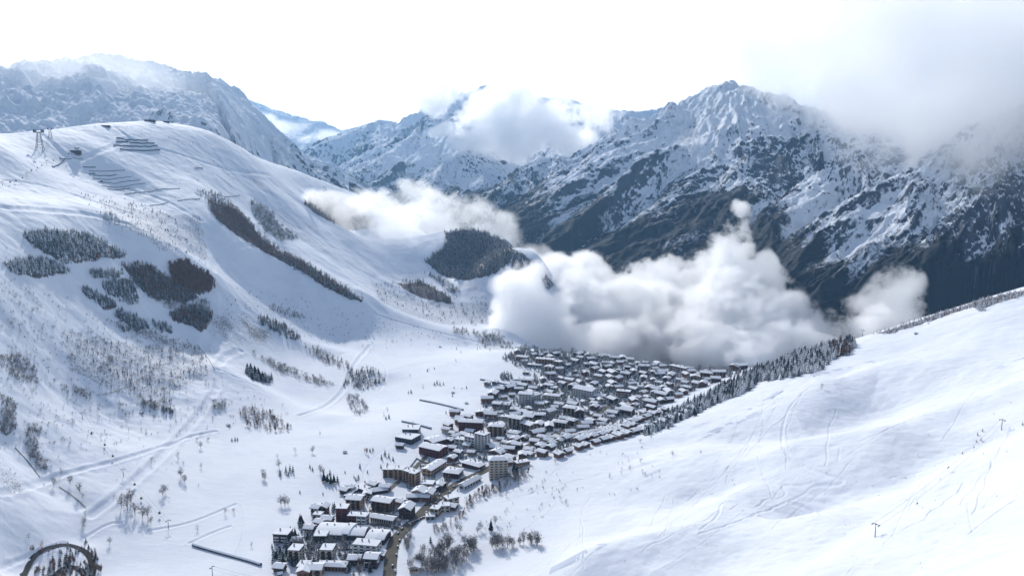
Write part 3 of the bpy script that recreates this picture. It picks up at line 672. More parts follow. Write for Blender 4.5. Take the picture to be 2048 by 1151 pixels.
wood('ridge', 'FFL', [(1742,670),(1790,657),(1830,643),(1900,621),(1960,601),(2048,581),(2048,590),(1990,607),(1960,620),(1940,615),(1880,635),(1830,652),(1780,667)], 520, 6.5)
clump('ridge', 'F', 1965, 618, 12, 5, 12, 10); clump('ridge', 'FL', 1520, 735, 30, 8, 40, 8)
REG['upper_wood'] = 'in the dark plantation high on the left slope'
wood('upper_wood', 'CF', [(45,468),(100,460),(180,468),(230,497),(245,508),(180,514),(110,517),(70,495)], 520, 9)
wood('upper_wood', 'CF', [(5,528),(30,520),(90,516),(130,533),(140,543),(60,554),(20,543)], 320, 9)
wood('upper_wood', 'CFL', [(120,522),(250,505),(252,514),(180,520),(125,528)], 90, 7)
REG['left_plantation'] = 'in the broken plantations on the left slope'
for poly, n in (([(165,573),(230,604),(232,616),(210,617),(170,589)], 110), ([(205,565),(265,560),(275,584),(240,594),(215,589)], 150), ([(235,618),(290,643),(295,656),(270,658),(232,632)], 140), ([(175,545),(250,540),(240,556),(190,558)], 90), ([(262,585),(280,600),(265,612),(240,600)], 60), ([(300,640),(345,655),(350,668),(320,662)], 60), ([(240,655),(300,655),(300,662),(245,664)], 30)):
    wood('left_plantation', 'CCF', poly, n, 10)
REG['brown_wood'] = 'in the brown wood on the left shoulder'
wood('brown_wood', 'LLL', [(340,532),(375,527),(400,545),(430,564),(420,584),(390,588),(345,566)], 460, 12)
wood('brown_wood', 'LBC', [(245,530),(300,530),(345,565),(400,594),(370,605),(300,594),(270,566)], 420, 10)
wood('brown_wood', 'CLB', [(335,625),(380,614),(425,624),(420,640),(405,664),(380,650),(345,640)], 190, 11)
wood('brown_wood', 'BS', [(300,594),(370,605),(420,600),(425,620),(340,622)], 90, 7)
REG['long_strip'] = 'in the long diagonal strip on the left slope'
wood('long_strip', 'LLB', [(415,400),(470,418),(500,445),(520,473),(560,503),(620,533),(590,535),(520,498),(470,468),(430,435)], 1000, 8.5)
wood('long_strip', 'CLF', [(390,380),(440,388),(470,415),(420,405)], 90, 7)
wood('long_strip', 'LC', [(560,503),(620,533),(660,558),(728,603),(700,598),(650,573),(590,535)], 420, 9)
wood('long_strip', 'BFS', [(500,400),(540,424),(560,454),(600,478),(560,483),(530,463),(510,434)], 360, 7.5)
REG['knoll'] = 'in the dark wood on the round knoll'
wood('knoll', 'CCCB', [(890,466),(930,459),(970,465),(1010,483),(1030,503),(1020,524),(990,548),(930,561),(880,548),(850,523),(880,503),(895,483)], 2400, 8, .25, .6)
REG['mist_wood'] = 'in the brown wood under the bright mist'
wood('mist_wood', 'LB', [(605,408),(640,388),(680,403),(720,423),(760,453),(720,458),(660,443)], 800, 8)
singles('mist_wood', 'C', 7, [(648,384,14),(652,382,12),(612,392),(618,395),(665,400)])
REG['scrub_side'] = 'scattered on the left slope below the mist'
wood('scrub_side', 'BL', [(790,565),(840,560),(900,594),(905,608),(860,600),(820,585)], 170, 8); wood('scrub_side', 'CB', [(850,545),(900,565),(925,588),(900,585)], 90, 7)
wood('scrub_side', 'CLBS', [(740,560),(1000,600),(1000,650),(900,650),(760,600)], 190, 6); wood('scrub_side', 'S', [(540,480),(700,600),(640,560),(560,520)], 60, 5)
wood('scrub_side', 'CF', [(1030,500),(1060,520),(1110,570),(1100,580),(1060,560),(1020,540)], 200, 7); wood('scrub_side', 'L', [(900,655),(940,660),(938,672),(905,668)], 40, 7)
wood('scrub_side', 'CBS', [(940,662),(1000,668),(1040,700),(1020,702),(960,680)], 70, 8)
REG['slope_row'] = 'in the short rows on the lower left slope'
wood('slope_row', 'CCL', [(517,633),(560,648),(600,676),(595,683),(550,663),(520,645)], 120, 10); wood('slope_row', 'C', [(490,738),(545,758),(545,768),(500,758)], 70, 15)
wood('slope_row', 'LB', [(535,610),(560,614),(620,638),(590,638),(545,622)], 60, 7); wood('slope_row', 'BS', [(500,705),(540,720),(600,745),(680,770),(640,770),(560,744)], 110, 8)
wood('slope_row', 'LB', [(610,695),(640,700),(700,734),(690,742),(640,722)], 90, 9); wood('slope_row', 'BBC', [(690,738),(740,740),(772,758),(730,782),(690,770)], 130, 10)
wood('slope_row', 'B', [(690,790),(720,795),(740,822),(715,832),(690,810)], 60, 10); wood('slope_row', 'BL', [(470,825),(510,815),(560,838),(588,860),(540,866),(500,855)], 150, 10)
clump('slope_row', 'B', 440, 812, 14, 9, 26, 11); clump('slope_row', 'C', 334, 822, 14, 6, 14, 11); clump('slope_row', 'S', 305, 812, 26, 8, 30, 8)
REG['gully_scrub'] = 'in the scrubby gullies of the left slope'
for poly, n in (([(0,705),(40,710),(75,735),(80,768),(40,764),(0,735)], 130), ([(0,785),(30,805),(35,855),(10,874),(0,864)], 110), ([(50,845),(85,855),(72,885),(97,938),(76,944),(55,905)], 100), ([(150,675),(380,685),(420,745),(330,792),(200,772)], 260), ([(270,795),(340,795),(350,824),(290,822)], 50), ([(210,640),(300,660),(400,700),(420,730),(380,700),(240,660)], 80), ([(120,770),(190,780),(180,800),(130,790)], 36)):
    wood('gully_scrub', 'BBSSC', poly, int(n * 1.3), 6.5)
wood('gully_scrub', 'SSB', [(0,560),(130,600),(420,740),(600,830),(420,880),(0,900)], 460, 6)
wood('scrub_side', 'SSB', [(430,560),(600,600),(1000,690),(800,700),(600,690),(450,640)], 240, 4)
wood('left_plantation', 'SSC', [(150,380),(330,420),(430,540),(330,510),(200,440)], 200, 4)
wood('gully_scrub', 'S', [(0,480),(420,700),(420,1000),(0,1000)], 110, 5)
wood('gully_scrub', 'CBS', [(120,650),(240,690),(380,760),(300,800),(140,740)], 90, 6); wood('gully_scrub', 'CS', [(200,400),(400,430),(420,520),(330,500),(210,440)], 90, 5)
clump('gully_scrub', 'F', 220, 433, 16, 5, 22, 7)
REG['valley_foot'] = 'on the open snow below the left slope'
singles('valley_foot', 'B', 16, [(303,925,15),(326,992,22),(330,985,18),(357,918,13),(366,928,10),(362,955,20),(370,965,18),(108,972,18),(140,968,18),(160,985,20),(165,995,14),(123,945,12),(243,1015,26),(255,1020,30),(262,1005,28),(270,1030,28),(285,1035,26),(296,1035,24),(302,1048,18),(219,1088,14),(395,1060,12),(450,1028,12),(468,1025,14),(503,1092,12),(402,896,14),(58,1075,12),(402,935,12),(570,1012,22),(562,1010,20),(576,1010,16),(526,955,20),(530,960,16),(558,935,18),(590,905,12),(625,905,16),(555,915,10),(166,1060,14),(168,1050,14),(170,1042,12),(172,1032,12),(640,945,18),(647,950,16)])
singles('valley_foot', 'C', 12, [(470,880,9),(464,881,8),(475,880,9),(560,950,14),(572,945,16),(580,942,18),(586,944,16),(577,950,12),(648,962,20),(655,965,22),(662,968,20),(668,966,20),(675,964,18),(660,950,14),(720,935,14),(716,960,10),(708,955,9),(690,945,8),(625,940,9),(646,988,8),(600,985,8),(620,935,10)])
REG['slope_near_town'] = 'on the snow left of the village'
singles('slope_near_town', 'C', 11, [(772,838,10),(778,836,11),(817,858,12),(827,866,16),(826,850,10),(869,770,10),(874,768,11),(880,770,11),(887,769,9),(892,826,8),(913,834,13),(817,786,8),(822,785,9),(908,776,6),(933,776,7),(924,777,5),(905,792,7),(855,742,8),(869,738,7),(763,918,14),(770,910,14),(778,915,14),(786,920,12),(712,960,10),(717,955,9),(740,902,10),(746,900,9),(735,945,8),(762,935,10),(768,955,12),(775,930,10)])
singles('slope_near_town', 'L', 10, [(775,822,10),(846,776,9),(874,766,7),(912,724,7),(922,706,7),(955,700,8),(960,698,8),(768,832,9),(730,905,11),(734,907,12),(745,905,10),(640,870,9),(600,640,7),(820,752,7),(858,740,6),(913,700,8),(965,690,14),(970,697,13),(980,703,10),(988,692,9),(1000,690,9)])
REG['right_slope'] = 'standing on the right-hand snow slope'
singles('right_slope', 'B', 12, [(1110,925,10),(1120,1000,10),(1131,1007,15),(1014,1020,8),(1037,975,12),(1000,987,13),(1012,992,14),(1087,980,10),(1220,955,10),(1259,938,12),(1281,925,10),(1290,950,10),(1345,908,9),(1401,908,9),(1303,875,9),(1280,860,9),(1015,940,10),(1065,935,8),(920,1065,18),(914,1060,16),(960,1060,20),(955,1065,14),(990,1048,20),(895,1060,12),(893,1080,12),(865,1100,14),(1085,965,8),(1345,910,8),(1643,778,12),(1283,895,6),(1010,1025,8),(1200,905,6)])
singles('right_slope', 'C', 20, [(982,1062,26),(861,1085,18)])
wood('right_slope', 'SSB', [(940,1040),(1100,930),(1300,880),(1330,960),(1150,1030),(960,1070)], 70, 6)
wood('right_slope', 'S', [(1400,950),(2040,800),(2040,1140),(1200,1140)], 60, 3.5)
REG['bare_grove'] = 'in the leafless grove beside the main road'
wood('bare_grove', 'B', [(812,1151),(830,1125),(870,1100),(905,1090),(940,1095),(950,1105),(930,1130),(900,1151)], 70, 24)
clump('bare_grove', 'B', 815, 1075, 8, 30, 22, 15); clump('bare_grove', 'B', 1000, 1092, 20, 8, 12, 26); clump('bare_grove', 'B', 1062, 1088, 16, 6, 10, 24); clump('bare_grove', 'B', 1038, 1088, 5, 4, 3, 18); clump('bare_grove', 'B', 948, 1095, 8, 8, 6, 24); clump('bare_grove', 'B', 862, 1140, 18, 10, 12, 20); clump('bare_grove', 'B', 1027, 1092, 5, 4, 3, 16)
REG['loop_grove'] = 'inside the road bend at bottom left'
wood('loop_grove', 'CCL', [(60,1151),(85,1128),(130,1112),(165,1118),(180,1140),(178,1160),(60,1165)], 90, 12)
clump('loop_grove', 'CLC', 120, 1098, 60, 10, 26, 9); clump('loop_grove', 'CL', 186, 1125, 10, 26, 22, 10)
singles('loop_grove', 'C', 12, [(172,1085,12),(178,1098,12),(184,1105,12),(187,1118,12),(196,1118,8),(152,1106,12),(145,1110,10)])
singles('loop_grove', 'L', 16, [(197,1142,18),(202,1145,16),(190,1140,12)])
REG['town_bank'] = 'on the bank right of the village'
wood('town_bank', 'BBL', [(925,1010),(950,990),(985,975),(1020,965),(1055,938),(1062,945),(1030,968),(1000,985),(960,1005),(935,1022)], 90, 12)
wood('town_bank', 'BL', [(860,1050),(900,1045),(925,1020),(935,1025),(910,1048),(875,1068)], 46, 10); clump('town_bank', 'B', 1010, 958, 24, 8, 26, 12); clump('town_bank', 'C', 1030, 945, 6, 5, 4, 18)
REG['street'] = 'among the village houses'
clump('street', 'C', 690, 1070, 26, 22, 26, 11); clump('street', 'C', 600, 1085, 34, 22, 40, 15); clump('street', 'C', 560, 1105, 22, 18, 22, 15); clump('street', 'CL', 720, 1090, 22, 12, 18, 11); clump('street', 'C', 790, 1050, 14, 14, 16, 11)
clump('street', 'C', 745, 1005, 14, 8, 16, 12); clump('street', 'C', 660, 1020, 12, 8, 9, 15); clump('street', 'C', 600, 1050, 8, 6, 5, 18); clump('street', 'C', 590, 1080, 6, 10, 8, 20); clump('street', 'CL', 870, 975, 40, 24, 22, 10); clump('street', 'C', 1000, 890, 26, 10, 26, 10)
clump('street', 'BL', 930, 850, 18, 12, 24, 10); clump('street', 'BL', 1020, 790, 28, 12, 50, 9); clump('street', 'CB', 985, 810, 22, 16, 44, 9); clump('street', 'CB', 1055, 835, 36, 14, 50, 9); clump('street', 'L', 905, 870, 14, 8, 16, 10); clump('street', 'C', 1090, 860, 14, 10, 16, 9)
clump('street', 'CCCB', 960, 905, 60, 30, 220, 11); clump('street', 'CCB', 870, 960, 60, 40, 110, 11); clump('street', 'CB', 760, 1040, 60, 26, 100, 11); clump('street', 'CCB', 650, 1110, 80, 36, 190, 14); clump('street', 'CCB', 850, 1010, 60, 30, 30, 9); clump('street', 'CB', 770, 1100, 24, 20, 18, 13); clump('street', 'CL', 720, 1140, 30, 12, 22, 16); clump('street', 'C', 570, 1120, 40, 14, 24, 16)
wood('street', 'CCCCB', [(1040,710),(1240,713),(1380,740),(1440,762),(1340,800),(1230,850),(1120,905),(1060,890),(1000,875),(960,840),(1060,780),(1070,745),(1010,722)], 2400, 12, .3, .6)
clump('street', 'C', 1012, 755, 12, 7, 26, 10); clump('street', 'C', 1210, 812, 8, 6, 12, 12); clump('street', 'C', 1185, 843, 26, 8, 20, 9); clump('street', 'L', 1345, 775, 8, 6, 9, 9)
REG['far_edge'] = 'in the tree line between village and cloud'
wood('far_edge', 'CCB', [(1030,712),(1130,712),(1240,720),(1330,732),(1400,748),(1500,755),(1500,744),(1400,738),(1330,722),(1240,708),(1130,702),(1040,702)], 420, 12); wood('far_edge', 'C', [(1005,712),(1040,705),(1050,712),(1010,722)], 30, 10)
wood('far_edge', 'CB', [(1040,694),(1120,698),(1120,706),(1040,704)], 60, 9)
singles('right_slope', 'C', 6, [(1965,862,7),(1955,870,7),(1962,880,6),(1953,884,6),(1925,907,7),(1811,955,5),(2045,850,9),(1880,958,5)])

def grow_trees():
    pts = np.array([(t[1], t[2]) for t in TREES]); P = ground_at(pts, mid_z); P[:, 2] = land_z(P[:, 0], P[:, 1])
    H = np.array([t[3] for t in TREES]) * np.hypot(np.hypot(P[:, 0], P[:, 1]), P[:, 2] - CZ) / FX
    H = np.minimum(H, 26.0)
    HP = np.array(HOUSES); near = np.zeros(len(P), bool)
    for hx, hy, hr in HP: near |= (np.hypot(P[:, 0] - hx, P[:, 1] - hy) < hr * .64 + .8)
    near |= seg_dist(P[:, 0], P[:, 1], MP) < 8
    fam = {'C': 'p', 'F': 'p', 'B': 'b', 'S': 's', 'L': 'l'}
    look = {'C': 'snow-dusted dark green pine', 'F': 'frosted grey-green pine', 'B': 'leafless grey-brown tree', 'L': 'slim rust-brown larch', 'S': 'low leafless bush'}
    order = sorted((i for i in range(len(TREES)) if not near[i]), key=lambda i: -TREES[i][3])
    taken = {}; rest = {}
    for i in order:
        k, px, py, hp, reg = TREES[i]
        if -10 < px < 2058 and py < 1170 and taken.get(fam[k], 0) < 290 and not (k == 'S' and hp < 4):
            taken[fam[k]] = taken.get(fam[k], 0) + 1
            full, low, trunk, nm, cat = KIND[k]; me = rng.choice(full)
            x, y, z = P[i]; h = H[i]; rz = rng.uniform(0, 6.28); w = h * rng.uniform(.9, 1.25)
            if trunk is not None and hp >= 9:
                o = empty(nm, (x, y, z - .15), rz); o.scale = (w, w, h)
                put('crown', me, o); put('trunk', trunk, o)
            else: o = put(nm, me, None, (x, y, z - .15), rz, (w, w, h))
            tag(o, look[k] + ' ' + REG[reg], cat, {'p': 'pines ', 'b': 'bare trees ', 'l': 'larches ', 's': 'bushes '}[fam[k]] + REG[reg])
        else: rest.setdefault((reg, {'p': 'p', 'b': 'b', 's': 'b', 'l': 'l'}[fam[k]]), []).append(i)
    ar = np.random.RandomState(5)
    for (reg, f), ids in rest.items():
        V = []; F = []; MI = []; nv = 0; meshes = []; matl = []
        for i in ids:
            low = KIND[TREES[i][0]][1]; me = low[i % 3]
            if me.name not in _cache:
                v = np.empty(len(me.vertices) * 3, np.float32); me.vertices.foreach_get('co', v)
                me.calc_loop_triangles(); t = np.empty(len(me.loop_triangles) * 3, np.int32); me.loop_triangles.foreach_get('vertices', t)
                _cache[me.name] = (v.reshape(-1, 3), t.reshape(-1, 3), me.materials[0])
            v, t, mt = _cache[me.name]
            if mt not in matl: matl.append(mt)
            a = ar.uniform(0, 6.28); c, s = math.cos(a), math.sin(a); h = H[i]; w = h * ar.uniform(.9, 1.25)
            q = np.empty_like(v); q[:, 0] = (v[:, 0] * c - v[:, 1] * s) * w + P[i, 0]; q[:, 1] = (v[:, 0] * s + v[:, 1] * c) * w + P[i, 1]; q[:, 2] = v[:, 2] * h + P[i, 2] - .2
            V.append(q); F.append(t + nv); MI.append(np.full(len(t), matl.index(mt), np.int32)); nv += len(v)
        V = np.concatenate(V); F = np.concatenate(F); MI = np.concatenate(MI)
        nm = {'p': 'pine_wood', 'b': 'bare_scrub', 'l': 'larch_wood'}[f]
        me = bpy.data.meshes.new(nm); me.vertices.add(len(V)); me.vertices.foreach_set('co', V.ravel())
        me.loops.add(F.size); me.loops.foreach_set('vertex_index', F.ravel()); me.polygons.add(len(F)); me.polygons.foreach_set('loop_start', np.arange(0, F.size, 3, dtype=np.int32))
        for mt in matl: me.materials.append(mt)
        me.polygons.foreach_set('material_index', MI); me.update(calc_edges=True)
        o = put(nm, me); what = {'p': 'snow-dusted pines', 'b': 'leafless grey-brown trees and scrub', 'l': 'rust-brown larches'}[f]
        tag(o, 'mass of small ' + what + ' ' + REG[reg], 'woodland', None, 'stuff')
_cache = {}

# ------------------------------------------------------------------ roads
def strip(name, pts, half, mat, lift=0.35, kind='structure', step=5.0, solid=True):
    P = ground_at(chaikin(pts, 2), mid_z)[:, :2]
    out = [P[0]]
    for a, b in zip(P[:-1], P[1:]):
        n = max(1, int(np.hypot(*(b - a)) / step))
        for k in range(1, n + 1): out.append(a + (b - a) * k / n)
    P = np.array(out); T = np.gradient(P, axis=0); T /= np.maximum(np.hypot(T[:, 0], T[:, 1]), 1e-6)[:, None]
    Nn = np.stack([-T[:, 1], T[:, 0]], 1); offs = np.array([-1.0, -.5, 0, .5, 1.0]) * half
    G = P[:, None] + Nn[:, None] * offs[None, :, None]; z = land_z(G[..., 0], G[..., 1]) + lift
    z = 0.5 * z + 0.5 * z.mean(1, keepdims=True) if half < 6 else z
    v = np.concatenate([G, z[..., None]], -1).reshape(-1, 3); m = len(P); f = [(i * 5 + j, i * 5 + j + 1, i * 5 + j + 6, i * 5 + j + 5) for i in range(m - 1) for j in range(4)]
    me = bpy.data.meshes.new(name); me.from_pydata(v.tolist(), [], f); me.materials.append(mat); me.update()
    if me.polygons[0].normal.z < 0: me.flip_normals()
    o = put(name, me); o['kind'] = kind; return o, P
MAINP = [(778,1170),(781,1120),(786,1085),(800,1066),(822,1046),(846,1022),(866,1003),(890,984),(915,966),(945,952),(975,938),(1010,918),(1050,893),(1100,872),(1150,848),(1185,832),(1215,812)]
road, MP = strip('road', MAINP, 6.0, mats['road'], 0.45)
for pts, hw in (([(1060,888),(1085,868),(1102,845),(1108,822),(1098,800),(1088,782),(1105,765),(1125,748),(1128,728),(1120,712)], 3.5), ([(1128,728),(1126,770),(1130,800),(1145,815),(1180,830)], 3.2),
                ([(1200,750),(1215,790),(1222,812),(1215,835)], 3.0), ([(880,990),(900,950),(925,940),(905,925),(880,935)], 3.5), ([(905,925),(930,900),(985,905),(1030,900),(1050,893)], 3.0),
                ([(740,1020),(800,1035),(830,1038)], 3.0), ([(690,1060),(720,1045),(790,1052),(805,1062)], 3.0), ([(1215,812),(1260,800),(1320,785),(1370,768),(1430,755)], 3.0), ([(1230,700),(1215,740),(1235,770)], 2.6),
                ([(820,945),(850,915),(880,885),(920,872),(960,860)], 3.0), ([(770,985),(800,960),(840,940)], 3.0), ([(905,925),(870,925),(845,925)], 3.0)):
    strip('road', pts, hw, mats['road'], 0.38)
strip('road', [(38,1175),(50,1140),(66,1112),(90,1093),(125,1087),(155,1093),(178,1108),(185,1125),(184,1160)], 3.0, mats['lane'], 0.4)
strip('road', [(100,1160),(130,1130),(165,1138),(170,1160)], 2.6, mats['lane'], 0.4)
for i, (a, b, hw) in enumerate((((1404,872),(1531,819),6.5), ((1502,818),(1560,782),6.0), ((1100,1140),(1205,1086),6.5), ((1992,738),(2060,712),7), ((1620,752),(1745,722),6))):
    o, _ = strip('snow_pitch', [a, ((a[0]+b[0])/2, (a[1]+b[1])/2), b], hw, mats['pitch'], 0.18)

# ------------------------------------------------------------------ houses
U_WIN = MB().box(-.5, .5, -.5, .5, 0, 1).mesh('window', mats['glass'])
U_BAL = {k: MB().box(-.5, .5, -1, 0, 0, 1).mesh('balcony', mats[k]) for k in ('wood', 'wood2', 'white', 'red', 'cream')}
U_CHIM = MB().box(-.5, .5, -.5, .5, 0, 1).box(-.6, .6, -.6, .6, 1, 1.15).mesh('chimney', mats['grey'])
def gable_walls(mb, w, d, h, rise):      # ridge along x
    mb.poly([(-w/2,-d/2,-4),(w/2,-d/2,-4),(w/2,d/2,-4),(-w/2,d/2,-4),(-w/2,-d/2,h),(w/2,-d/2,h),(w/2,d/2,h),(-w/2,d/2,h),(-w/2,0,h+rise),(w/2,0,h+rise)],
            [(0,1,5,4),(2,3,7,6),(1,2,6,9,5),(3,0,4,8,7)]); return mb
def slab_roof(mb, w, d, z, rise, th, ov=1.0, lift=0.0, inset=0.0):
    W2 = w / 2 + ov - inset; D2 = d / 2 + ov - inset; k = rise / (d / 2); lo = z - k * (ov - inset) + lift; hi = z + rise + lift
    P = [(-W2,-D2,lo),(W2,-D2,lo),(W2,0,hi),(-W2,0,hi),(W2,D2,lo),(-W2,D2,lo)]
    mb.poly(P + [(x, y, q + th) for x, y, q in P], [(0,3,2,1),(3,5,4,2),(6,7,8,9),(9,8,10,11),(0,1,7,6),(1,2,8,7),(2,4,10,8),(4,5,11,10),(5,3,9,11),(3,0,6,9)]); return mb
def block(src, p1, p2, depth, h, wall, roof, label, cat='apartment block', name='apartment_block', floors=None, bays=None, bal='wood', group=None, rise=1.7, ridge='x'):
    T = {'a': (500, 850, 3.824), 'b': (760, 780, 5.005), 'c': (940, 680, 3.657), 'p': (0, 0, 1)}[src]
    A, B = on_land([(T[0] + p1[0] / T[2], T[1] + p1[1] / T[2]), (T[0] + p2[0] / T[2], T[1] + p2[1] / T[2])])
    w = float(np.hypot(*(B - A)[:2])); yaw = math.atan2(B[1] - A[1], B[0] - A[0]); mid = (A + B) / 2
    c = (mid[0] - math.sin(yaw) * depth / 2, mid[1] + math.cos(yaw) * depth / 2); z = min(A[2], B[2])
    r = empty(name, (c[0], c[1], z), yaw); tag(r, label, cat, group)
    HOUSES.append((c[0], c[1], max(w, depth) * .62))
    if roof == 'flat':
        MB().box(-w/2, w/2, -depth/2, depth/2, -4, h).build('wall', mats[wall], r)
        rf = MB().box(-w/2-.5, w/2+.5, -depth/2-.5, depth/2+.5, h, h+.5).build('roof', mats['eave'], r)
        MB().box(-w/2-.3, w/2+.3, -depth/2-.3, depth/2+.3, h+.5, h+1.0, (.99, .98)).build('snow_cover', mats['roofsnow'], rf)
        topz = h + 1.0
    elif roof == 'hip':
        MB().box(-w/2, w/2, -depth/2, depth/2, -4, h).build('wall', mats[wall], r)
        rf = MB().box(-w/2-1.4, w/2+1.4, -depth/2-1.4, depth/2+1.4, h, h+.4).build('roof', mats['eave'], r)
        MB().box(-w/2-1.3, w/2+1.3, -depth/2-1.3, depth/2+1.3, h+.4, h+.4+rise, (.55, .3)).build('snow_cover', mats['roofsnow'], rf); topz = h + rise * .7
    elif roof == 'vault':
        MB().box(-w/2, w/2, -depth/2, depth/2, -4, h*.55).build('wall', mats[wall], r)
        n = 8; V = []
        for k in range(n + 1):
            t = k / n; y = -depth/2 - 1 + t * (depth + 2); zz = h * .55 + (h * .45) * math.sin(math.pi * (.12 + .76 * t)) 
            V += [(-w/2-.6, y, zz), (w/2+.6, y, zz), (-w/2-.6, y, zz + .9), (w/2+.6, y, zz + .9)]
        F = []
        for k in range(n):
            a = k * 4; b = a + 4; F += [(a, b, b+1, a+1), (a+2, a+3, b+3, b+2), (a, a+2, b+2, b), (a+1, b+1, b+3, a+3)]
        F += [(0, 1, 3, 2), (n*4, n*4+2, n*4+3, n*4+1)]
        MB().poly(V, F).build('snow_cover', mats['roofsnow'], r); topz = h
    else:
        ww, dd = (w, depth) if ridge == 'x' else (depth, w); rot = 0 if ridge == 'x' else math.pi / 2
        b = gable_walls(MB(), ww, dd, h, rise).build('wall', mats[wall], r); b.rotation_euler = (0, 0, rot)
        rf = slab_roof(MB(), ww, dd, h, rise, .35, 1.3).build('roof', mats['eave'], r); rf.rotation_euler = (0, 0, rot)
        slab_roof(MB(), ww, dd, h, rise, .6, 1.3, .35, .12).build('snow_cover', mats['roofsnow'], rf); topz = h + rise * .5
    floors = floors or max(1, int(h / 2.9)); bays = bays or max(2, int(w / 5.2)); fh = h / floors
    for k in range(min(3, 1 + int(w / 16))):
        put('chimney', U_CHIM, r, ((k - .8) * w * .28, depth * .12, topz - .8), 0, (1.1, 1.1, 2.4))
    for side in (0, 1, 2):       # front, right-hand and left-hand faces
        L = w if side == 0 else depth; nb = bays if side == 0 else max(1, int(depth / 6.5))
        for i in range(nb):
            u = (i + .5) / nb * L - L / 2
            for j in range(floors):
                zz = j * fh
                if side == 0: loc = (u, -depth/2, 0); rz = 0
                elif side == 1: loc = (w/2, u, 0); rz = math.pi / 2
                else: loc = (-w/2, u, 0); rz = -math.pi / 2
                bw = L / nb
                put('window', U_WIN, r, (loc[0], loc[1], zz + fh * .22), rz, (bw * .55, .14, fh * .58))
                if bal and side == 0 and j > 0: put('balcony', U_BAL[bal], r, (loc[0], loc[1] - .08, zz), rz, (bw * (.78 if (i % 3) else .62), 1.25, fh * .36))
    return r
HOUSES = []
B_ = block
B_('a',(292,1040),(378,1052),13,12,'cream','flat','small square white block with dark balcony stripes, left of its twin at the village foot')
B_('a',(536,1035),(632,1040),13,11,'cream','flat','small square white block with dark balcony stripes, right of its twin at the village foot')
B_('a',(786,1000),(972,1018),13,12,'white','flat','long grey-white block standing beside the main road at the bottom', bal='white')
B_('a',(496,862),(700,880),26,8,'dark','vault','long sports hall with a curved snowy roof', 'sports hall', 'sports_hall', 1, 6, None)
B_('a',(700,872),(752,878),24,9,'dark','vault','narrow middle bay of the sports hall with a raised curved roof', 'sports hall', 'sports_hall', 1, 2, None)
B_('a',(752,878),(872,884),22,8,'dark','vault','right-hand wing of the sports hall with a drooping curved roof', 'sports hall', 'sports_hall', 1, 4, None)
B_('a',(882,905),(965,912),22,7,'wood','vault','dark tennis hall beside the sports hall', 'sports hall', 'sports_hall', 1, 3, None)
B_('a',(965,908),(1025,915),20,8,'wood','vault','dark hall between the tennis hall and the main road', 'sports hall', 'sports_hall', 1, 2, None)
B_('a',(658,738),(744,742),12,15,'red','flat','dark red cubic block with a two-step snowy roof', bal='red')
B_('a',(746,768),(812,772),10,11,'red','flat','low dark red block joined to the taller red one', bal='red')
B_('a',(814,792),(888,800),10,14,'grey','flat','grey slab block right of the dark red blocks', bal='white')
B_('a',(920,735),(1092,765),9,5.5,'cream','gable','long low whitish building with a ribbon of windows above the grey slab', 'building', 'low_building', 1, 10, None, rise=1.5)
B_('a',(733,642),(845,652),14,12,'tan','gable','tan and brown block beside the long covered walkway', rise=1.6)
B_('a',(930,645),(1068,668),14,11,'wood2','gable','brown block with pale piers and a broken snowy roof', rise=1.6)
B_('a',(1140,712),(1225,722),16,11,'wood','gable','dark brown chalet block with two big gables beside the main road', rise=2.8, ridge='y')
B_('a',(1016,396),(1098,402),12,10,'tan','flat','lowest step of the tan terraced apartments', bal='wood2')
B_('a',(1100,412),(1168,424),12,13,'tan','flat','second step of the tan terraced apartments', bal='wood2')
B_('a',(1170,436),(1214,452),12,15,'tan','flat','third step of the tan terraced apartments', bal='wood2')
B_('a',(1216,462),(1262,474),12,16,'tan','flat','end tower of the tan terraced apartments', bal='wood2')
B_('a',(1385,395),(1500,318),13,8,'tan','gable','tan ice rink building with a long striped snowy roof', 'building', 'rink_building', 2, 8, None, rise=1.5)
B_('a',(1478,400),(1592,412),18,7,'wood2','hip','square brown pavilion under a wide white roof', 'pavilion', 'pavilion', 2, 6)
B_('a',(1620,318),(1752,345),13,6,'wood2','hip','low brown building with a ribbed snowy roof near the roundabout', 'building', 'low_building', 2, 7)
B_('a',(1292,215),(1445,258),20,11,'red','gable','large dark red hotel with stepped snowy roofs below the lift station', 'hotel', 'hotel', rise=1.9, bal='red')
B_('a',(1400,200),(1500,170),20,12,'red','gable','rear wing of the dark red hotel', 'hotel', 'hotel', rise=1.9, bal='red')
B_('a',(1110,118),(1235,150),24,7,'dark','flat','dark gondola station with an overhanging flat snowy roof', 'lift station', 'lift_station', 1, 5, None)
B_('a',(1165,80),(1290,88),20,10,'dark','flat','upper hall of the dark gondola station', 'lift station', 'lift_station', 1, 5, None)
B_('b',(745,545),(845,560),12,8,'white','flat','lowest step of the curved white terrace building', bal='white')
B_('b',(845,560),(945,578),13,14,'white','flat','middle step of the curved white terrace building', bal='white')
B_('b',(945,585),(1045,600),14,21,'white','flat','tall white terrace tower with stacked snowy balconies', bal='white', floors=8)
B_('b',(787,412),(1022,428),14,15,'red','gable','large red-brown block with white piers under one long roof', bal='red')
B_('b',(1086,462),(1226,468),14,15,'tan','hip','tan block with dark balconies right of the red-brown block')
B_('b',(1285,385),(1405,405),15,17,'cream','gable','cream block with white piers and a big stepped roof', rise=1.9)
B_('b',(1405,405),(1500,430),14,12,'tan','gable','lower brown wing of the cream block', rise=1.6)
B_('b',(1275,470),(1375,478),12,7,'wood2','hip','small brown chalet block below the cream block')
B_('b',(1096,905),(1280,862),16,25,'cream','hip','tall beige tower block under a rounded snowy roof at the foot of the slope', bal='cream', rise=2.5)
